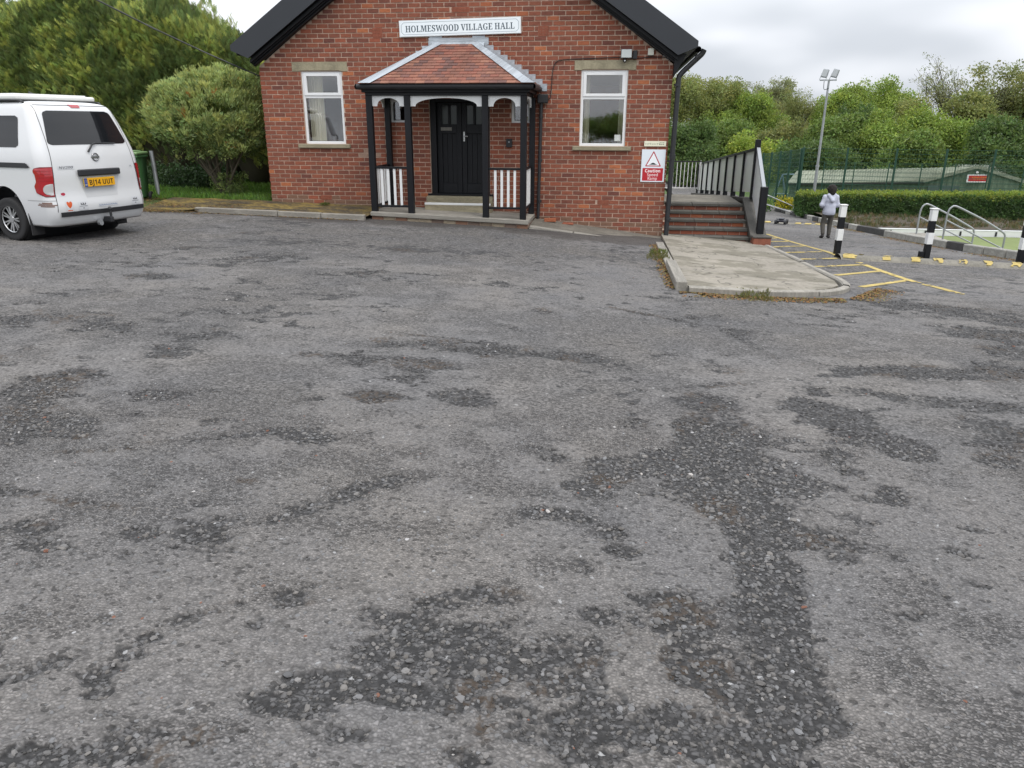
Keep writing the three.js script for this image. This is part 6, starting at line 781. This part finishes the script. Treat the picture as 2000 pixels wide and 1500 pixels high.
// dark undergrowth below the hedge, lawn grass, kerb flowers, litter
{
  const r = rng(91), blade = leafClump(92, 12, 0.11, 0.012, 0.07, 1.6, 0.3), list = [];
  for (let i = 0; i < 15000; i++) { const x = lerp(-11.5, -7.4, r()), z = lerp(-6, -0.2, r() ** 0.7); list.push({ p: V(x, land(x, z) - 0.01, z), q: new THREE.Quaternion().setFromAxisAngle(up, r() * 6.28), s: 0.6 + 0.7 * r(), c: tone([0.2, 0.36, 0.06], 1, r, 0.3) }); } for (let i = 0; i < 2500; i++) { const x = lerp(8.3, 9.5, r()), z = lerp(-17, 3, r()); list.push({ p: V(x, land(x, z) - 0.01, z), q: new THREE.Quaternion().setFromAxisAngle(up, r() * 6.28), s: 0.5 + 0.5 * r(), c: tone([0.14, 0.22, 0.05], 1, r, 0.3) }); }
  for (let i = 0; i < 2600; i++) { const x = lerp(8.6, 24, r() ** 1.3), z = lerp(-17.9, -13, r()); if (fbm(x * 1.2, z * 2, 3, 93) < 0.48) continue; const y = lerp(GREEN + 0.16, lerp(-1.85, -2.12, clamp((x - 8) / 8)), clamp((-12.9 - z) / 6.6)); list.push({ p: V(x, y, z), q: new THREE.Quaternion().setFromAxisAngle(up, r() * 6.28), s: 0.5 + 0.7 * r(), c: tone(r() < 0.5 ? [0.22, 0.17, 0.08] : [0.12, 0.15, 0.05], 1, r, 0.3) }); }
  structure(scatter('', blade, list), 'lawn_grass', 'uneven green grass behind the shrub and along the bank', 'stuff');
  const ivy = leafClump(94, 12, 0.07, 0.05, 0.12, 0.6), l2 = []; for (let i = 0; i < 2600; i++) { const x = lerp(-13, -9.3, r()), y = 0.75 * r() * r(); l2.push({ p: V(x, -0.05 + y, -1.55 - 0.9 * r() - y * 0.3), q: rq(r), s: 0.7 + 0.6 * r(), c: tone([0.045, 0.09, 0.025], 1, r, 0.4) }); } structure(scatter('', ivy, l2), 'undergrowth', 'dark ivy and weeds under the conifer hedge', 'stuff');
  // dry leaves and moss flakes in channels
  const flake = new THREE.PlaneGeometry(0.024, 0.015).rotateX(-Math.PI / 2), l3 = [], fl = (x, z, y) => l3.push({ p: V(x, y + 0.004 + 0.006 * r(), z), q: new THREE.Quaternion().setFromEuler(new THREE.Euler((r() - 0.5) * 0.8, r() * 6.28, (r() - 0.5) * 0.8)), s: 0.4 + 0.9 * r(), c: tone(r() < 0.35 ? [0.19, 0.095, 0.03] : r() < 0.5 ? [0.13, 0.11, 0.03] : [0.075, 0.05, 0.028], 1, r, 0.4) });
  for (let i = 0; i < 5200; i++) { const t = r(), w = 0.32 * r() * r(), x = lerp(0.82, 3.5, t), z = t < 0.75 ? 6.47 - 0.35 * (t / 0.75) ** 2.5 + w * 1.1 : lerp(6.1, 5.0, (t - 0.75) / 0.25) + w; if (fbm(x * 3, z * 3, 3, 190) > 0.36) fl(x + (t > 0.75 ? 0.1 + w : 0), z, gy(x, z)); } for (let i = 0; i < 1500; i++) { const z = lerp(1.6, 6.3, r()), x = 0.78 - 0.16 * r() * r(); fl(x, z, gy(x, z)); } for (let i = 0; i < 6500; i++) { const x = lerp(-11.2, -4.9, r()), z = (x < -8 ? 1.75 - 0.2 * (x + 8) * 0.5 : 1.62) - 0.4 * r() + (x < -8 ? 0.3 * r() - 0.2 : 0); if (x < -8 || z > 1.52) fl(x, z, gy(x, z) + (x < -8.2 ? 0.02 : 0)); } for (let i = 0; i < 4200; i++) { const x = lerp(-11, -7.6, r()), z = lerp(-0.4, 1.3, r()); fl(x, z, gy(x, 1.45) + 0.09 + (x < -8.2 ? -0.03 : 0)); } for (let i = 0; i < 5000; i++) { const z = lerp(1, -16, r()), x = 8.0 - 0.5 * r() * r(); if (fbm(x * 2, z * 1.5, 3, 195) > 0.42) fl(x, z, gy(x, z)); }
  structure(scatter('', flake, l3, null, mat([1, 1, 1], 0.95, { side: THREE.DoubleSide })), 'leaf_litter', 'dry orange leaves and moss flakes along kerbs and verge', 'stuff');
  const weed = (x, z, s, lab, c, y) => { const o = thing('weed', lab, 'plant', [x, y ?? gy(x, z) + 0.02, z]), l = []; for (let i = 0; i < 60; i++) l.push({ p: V((r() - 0.5) * s, 0.01 * r(), (r() - 0.5) * s * 1.4), q: new THREE.Quaternion().setFromAxisAngle(up, r() * 6.28), s: (0.22 + 0.22 * r()) * (0.6 + s), c: tone(c, 1, r, 0.25) }); scatter('leaves', blade, l, o); };
  weed(0.75, 2.9, 0.28, 'tuft of weeds at the left edge of the concrete pad', [0.16, 0.19, 0.04]); weed(0.7, 3.5, 0.35, 'wider spread of yellow weeds by the raised kerb stone of the pad', [0.17, 0.17, 0.04]); weed(1.7, 6.5, 0.4, 'patch of low weeds under the rounded kerb of the pad', [0.2, 0.2, 0.05]); weed(-6.05, 0.25, 0.16, 'small green weed at the foot of the wall below the left window', [0.13, 0.17, 0.03], gy(-6, 1.4) + 0.12);
  for (const [x, z, c, lab, s] of [[7.0, -22.6, [0.2, 0.3, 0.03], 'bright lime green plant by the kerb and pale rails', 0.5], [8.2, -23.3, [0.6, 0.5, 0.02], 'yellow flowering plant by the kerb near the court fence', 0.4]]) { const o = thing('kerb_plant', lab, 'plant', [x, gy(7.5, z), z]), l = []; for (let i = 0; i < 130; i++) { const a = r() * 6.28, q = Math.sqrt(r()); l.push({ p: V(q * s * Math.cos(a), 0.1 + 0.5 * r(), q * s * Math.sin(a)), q: rq(r), s: 0.9 + 0.5 * r(), c: r() < 0.6 ? tone(c, 1, r, 0.2) : tone([0.08, 0.16, 0.03], 1, r, 0.2) }); } scatter('leaves', ivy, l, o); }
}
// ---------------------------------------------------------------- wheelie bin, post, person
{
  const b = thing('wheelie_bin', 'green wheelie bin standing behind the white van', 'bin', [-10.45, gy(-10.4, 0.2), 0.1], 0.25), gm = mat([0.05, 0.14, 0.05], 0.5, { map: at(soft, 1) });
  part('bin_body', new THREE.CylinderGeometry(0.39, 0.32, 0.88, 4, 1).rotateY(Math.PI / 4).scale(0.98, 1, 1.1).translate(0, 0.54, 0), gm, b); part('bin_rim', rb(-0.3, 0.3, 0.93, 0.985, -0.34, 0.34, 0.02), gm, b); part('lid', [rb(-0.31, 0.31, 0.99, 1.05, -0.35, 0.35, 0.03, 2), rb(-0.2, 0.2, 1.04, 1.075, -0.25, 0.25, 0.02)], mat([0.17, 0.28, 0.12], 0.45), b); part('handle', rod([-0.24, 0.96, -0.4], [0.24, 0.96, -0.4], 0.018), gm, b);
  for (const s of [-1, 1]) part('wheel', new THREE.CylinderGeometry(0.1, 0.1, 0.05, 18).rotateZ(Math.PI / 2).translate(s * 0.26, 0.1, -0.28), M.dark, b);
  const p = thing('steel_post', 'short leaning grey steel post with base plate beside the bin', 'post', [-10.12, gy(-10.1, -0.3), -0.3]); p.rotation.z = 0.03; part('tube', rod([0, 0, 0], [0, 1.05, 0], 0.045, 0.045, 14), M.galv, p); part('base_plate', rb(-0.11, 0.11, 0, 0.02, -0.11, 0.11, 0.004), M.galv, p); part('cap', rod([0, 1.05, 0], [0, 1.065, 0], 0.047, 0.047, 14), M.galv, p);
}
// smooth joined capsules meshed by surface nets
function blob(bones, cell, k = 0.03, hem = -9) {
  const lo = V(9, 9, 9), hi = V(-9, -9, -9); for (const [a, b, ra, rb2] of bones) for (const [p, q] of [[a, ra], [b, rb2]]) { lo.min(V(p[0] - q, p[1] - q, p[2] - q)); hi.max(V(p[0] + q, p[1] + q, p[2] + q)); } lo.subScalar(cell * 2); hi.addScalar(cell * 2);
  const nx = Math.ceil((hi.x - lo.x) / cell) + 1, ny = Math.ceil((hi.y - lo.y) / cell) + 1, nz = Math.ceil((hi.z - lo.z) / cell) + 1, f = new Float32Array(nx * ny * nz), id = (i, j, l) => i + nx * (j + ny * l);
  const sd = (x, y, z) => { let d = 9; for (const [a, b, ra, rb2] of bones) { const ux = b[0] - a[0], uy = b[1] - a[1], uz = b[2] - a[2], L = ux * ux + uy * uy + uz * uz || 1e-9, t = clamp(((x - a[0]) * ux + (y - a[1]) * uy + (z - a[2]) * uz) / L), e = Math.hypot(x - a[0] - ux * t, y - a[1] - uy * t, z - a[2] - uz * t) - lerp(ra, rb2, t), h = clamp(0.5 + 0.5 * (d - e) / k); d = d > 8 ? e : lerp(d, e, h) - k * h * (1 - h); } return Math.max(d, hem - y); };
  for (let l = 0; l < nz; l++) for (let j = 0; j < ny; j++) for (let i = 0; i < nx; i++) f[id(i, j, l)] = sd(lo.x + i * cell, lo.y + j * cell, lo.z + l * cell);
  const vi = new Int32Array(nx * ny * nz).fill(-1), P = [], I = [], E = [[0, 1], [0, 2], [0, 4], [1, 3], [1, 5], [2, 3], [2, 6], [3, 7], [4, 5], [4, 6], [5, 7], [6, 7]];
  for (let l = 0; l < nz - 1; l++) for (let j = 0; j < ny - 1; j++) for (let i = 0; i < nx - 1; i++) { const c = []; for (let q = 0; q < 8; q++) c.push(f[id(i + (q & 1), j + (q >> 1 & 1), l + (q >> 2))]); let n = 0, X = 0, Y = 0, Z = 0; for (const [a, b] of E) if ((c[a] < 0) !== (c[b] < 0)) { const t = c[a] / (c[a] - c[b]); X += lerp(a & 1, b & 1, t); Y += lerp(a >> 1 & 1, b >> 1 & 1, t); Z += lerp(a >> 2, b >> 2, t); n++; } if (n) { vi[id(i, j, l)] = P.length / 3; P.push(lo.x + (i + X / n) * cell, lo.y + (j + Y / n) * cell, lo.z + (l + Z / n) * cell); } }
  const quad = (a, b, c, d, fl) => { if (a < 0 || b < 0 || c < 0 || d < 0) return; fl ? I.push(a, b, c, a, c, d) : I.push(a, c, b, a, d, c); };
  for (let l = 1; l < nz - 1; l++) for (let j = 1; j < ny - 1; j++) for (let i = 1; i < nx - 1; i++) { const s = f[id(i, j, l)] < 0; if (s !== f[id(i + 1, j, l)] < 0) quad(vi[id(i, j - 1, l - 1)], vi[id(i, j, l - 1)], vi[id(i, j, l)], vi[id(i, j - 1, l)], s); if (s !== f[id(i, j + 1, l)] < 0) quad(vi[id(i - 1, j, l - 1)], vi[id(i - 1, j, l)], vi[id(i, j, l)], vi[id(i, j, l - 1)], s); if (s !== f[id(i, j, l + 1)] < 0) quad(vi[id(i - 1, j - 1, l)], vi[id(i, j - 1, l)], vi[id(i, j, l)], vi[id(i - 1, j, l)], s); }
  const g = new THREE.BufferGeometry(); g.setAttribute('position', new THREE.Float32BufferAttribute(P, 3)); g.setIndex(I); g.computeVertexNormals(); return g;
}
{ // child walking away up the drive (local z towards the camera is the back), 1.38 m tall
  const x = 5.68, z = -5.7, o = thing('person', 'person with dark curly hair in pale grey hooded top walking away', 'person', [x, gy(x, z) + 0.004, z], 0.12);
  const skinM = mat([0.28, 0.16, 0.11], 0.6), hood = mat([0.46, 0.48, 0.57], 0.9, { bumpMap: at(bumpy, 6), bumpScale: 0.004 }), trou = mat([0.065, 0.06, 0.052], 0.92), shoe = mat([0.025, 0.022, 0.022], 0.7), hairM = mat([0.014, 0.011, 0.009], 0.9, { bumpMap: at(bumpy, 10), bumpScale: 0.012 });
  const hipL = [-0.08, 0.68, 0], hipR = [0.08, 0.68, 0], knL = [-0.115, 0.38, -0.02], knR = [0.085, 0.37, -0.05], anL = [-0.135, 0.11, 0.12], anR = [0.075, 0.075, 0.0];
  const shL = [-0.15, 1.08, 0], shR = [0.15, 1.08, 0], elL = [-0.225, 0.88, 0.02], elR = [0.21, 0.87, 0.01], wrL = [-0.15, 0.8, -0.17], wrR = [0.13, 0.79, -0.17];
  const hand = (w, s) => { const b = [[w, [w[0] + s * 0.012, w[1], w[2] - 0.05], 0.02, 0.024]]; for (let k = 0; k < 4; k++) { const p = [w[0] + s * 0.03, w[1] + 0.024 - k * 0.016, w[2] - 0.06], q = [w[0] + s * (0.06), p[1] - 0.004, w[2] - 0.075 + k * 0.002], e = [w[0] + s * 0.07, p[1] - 0.006, w[2] - 0.055]; b.push([p, q, 0.0085, 0.008], [q, e, 0.008, 0.007]); } b.push([[w[0] - s * 0.002, w[1] + 0.018, w[2] - 0.03], [w[0] + s * 0.03, w[1] + 0.04, w[2] - 0.05], 0.0095, 0.008]); return b; };
  const body = [[[0, 0.66, 0], [0, 0.85, 0], 0.085, 0.08], [[0, 0.85, 0], [0, 1.03, 0], 0.08, 0.075], [shL, shR, 0.036, 0.036], [[0, 1.06, 0], [0, 1.17, -0.01], 0.048, 0.046], [[0, 1.19, -0.015], [0, 1.3, -0.005], 0.075, 0.086], [[0, 1.2, -0.09], [0, 1.225, -0.095], 0.012, 0.01], [[-0.085, 1.235, 0], [-0.088, 1.215, 0], 0.014, 0.012], [[0.085, 1.235, 0], [0.088, 1.215, 0], 0.014, 0.012], [hipL, knL, 0.06, 0.045], [knL, anL, 0.043, 0.03], [hipR, knR, 0.06, 0.045], [knR, anR, 0.043, 0.03], [shL, elL, 0.034, 0.03], [elL, wrL, 0.033, 0.022], [shR, elR, 0.034, 0.03], [elR, wrR, 0.033, 0.022]];
  const B = part('body', [blob(body, 0.012, 0.025), blob(hand(wrL, 1), 0.0045, 0.006), blob(hand(wrR, -1), 0.0045, 0.006)], skinM, o);
  for (const s of [-1, 1]) part('eye', new THREE.SphereGeometry(0.012, 10, 8).translate(s * 0.032, 1.245, -0.085), mat([0.6, 0.6, 0.6], 0.3), B); part('mouth', blob([[[-0.02, 1.175, -0.085], [0.02, 1.175, -0.085], 0.006, 0.006]], 0.004, 0.004), mat([0.3, 0.1, 0.08], 0.6), B);
  part('hooded_top', [blob([[[-0.045, 0.68, 0.0], [0.045, 0.68, 0], 0.118, 0.118], [[-0.03, 0.85, 0], [0.03, 0.85, 0], 0.122, 0.122], [[-0.03, 0.75, 0], [0.03, 0.75, 0], 0.122, 0.122], [[-0.03, 1.0, 0], [0.03, 1.0, 0], 0.115, 0.115], [shL, shR, 0.056, 0.056], [shL, elL, 0.056, 0.05], [elL, [-0.16, 0.81, -0.13], 0.05, 0.038], [shR, elR, 0.056, 0.05], [elR, [0.14, 0.8, -0.13], 0.05, 0.038]], 0.012, 0.045, 0.615), blob([[[-0.075, 1.12, 0.06], [0.0, 1.0, 0.135], 0.05, 0.045], [[0.075, 1.12, 0.06], [0.0, 1.0, 0.135], 0.05, 0.045], [[-0.06, 1.13, 0.05], [0.06, 1.13, 0.05], 0.045, 0.045], [[-0.08, 1.12, -0.03], [-0.08, 1.13, 0.05], 0.035, 0.045], [[0.08, 1.12, -0.03], [0.08, 1.13, 0.05], 0.035, 0.045]], 0.01, 0.03)], hood, o);
  part('trousers', blob([[[-0.04, 0.64, 0], [0.04, 0.64, 0], 0.095, 0.095], [hipL, knL, 0.074, 0.062], [knL, [anL[0], anL[1] + 0.03, anL[2]], 0.062, 0.05], [hipR, knR, 0.074, 0.062], [knR, [anR[0], anR[1] + 0.03, anR[2]], 0.062, 0.05]], 0.012, 0.012), trou, o);
  part('shoe', blob([[[anL[0], 0.07, anL[2]], [anL[0] - 0.01, 0.032, anL[2] - 0.11], 0.04, 0.03], [[anL[0], 0.075, anL[2] + 0.01], [anL[0], 0.04, anL[2] - 0.03], 0.036, 0.034]], 0.008, 0.02), shoe, o); part('shoe', blob([[[anR[0], 0.036, anR[2] + 0.03], [anR[0] + 0.01, 0.032, anR[2] - 0.12], 0.036, 0.03], [[anR[0], 0.06, anR[2]], [anR[0], 0.04, anR[2]], 0.038, 0.036]], 0.008, 0.02), shoe, o);
  const r = rng(55), hb = [[[0, 1.26, 0.015], [0, 1.3, 0.005], 0.112, 0.112], [[0, 1.2, 0.045], [0, 1.25, 0.03], 0.085, 0.1]]; for (let i = 0; i < 34; i++) { const a = r() * 6.28, e = r() * 1.9 - 0.6, q = [Math.cos(a) * Math.cos(e) * 0.11, 1.285 + Math.sin(e) * 0.105, Math.max(-0.06, Math.sin(a) * Math.cos(e) * 0.11)]; if (q[1] < 1.24 && q[2] < 0) continue; hb.push([q, [q[0] * 1.05, q[1] + 0.004, q[2] * 1.05], 0.024, 0.02]); } part('hair', blob(hb, 0.008, 0.012), hairM, o);
}
renderer.render(scene, camera);
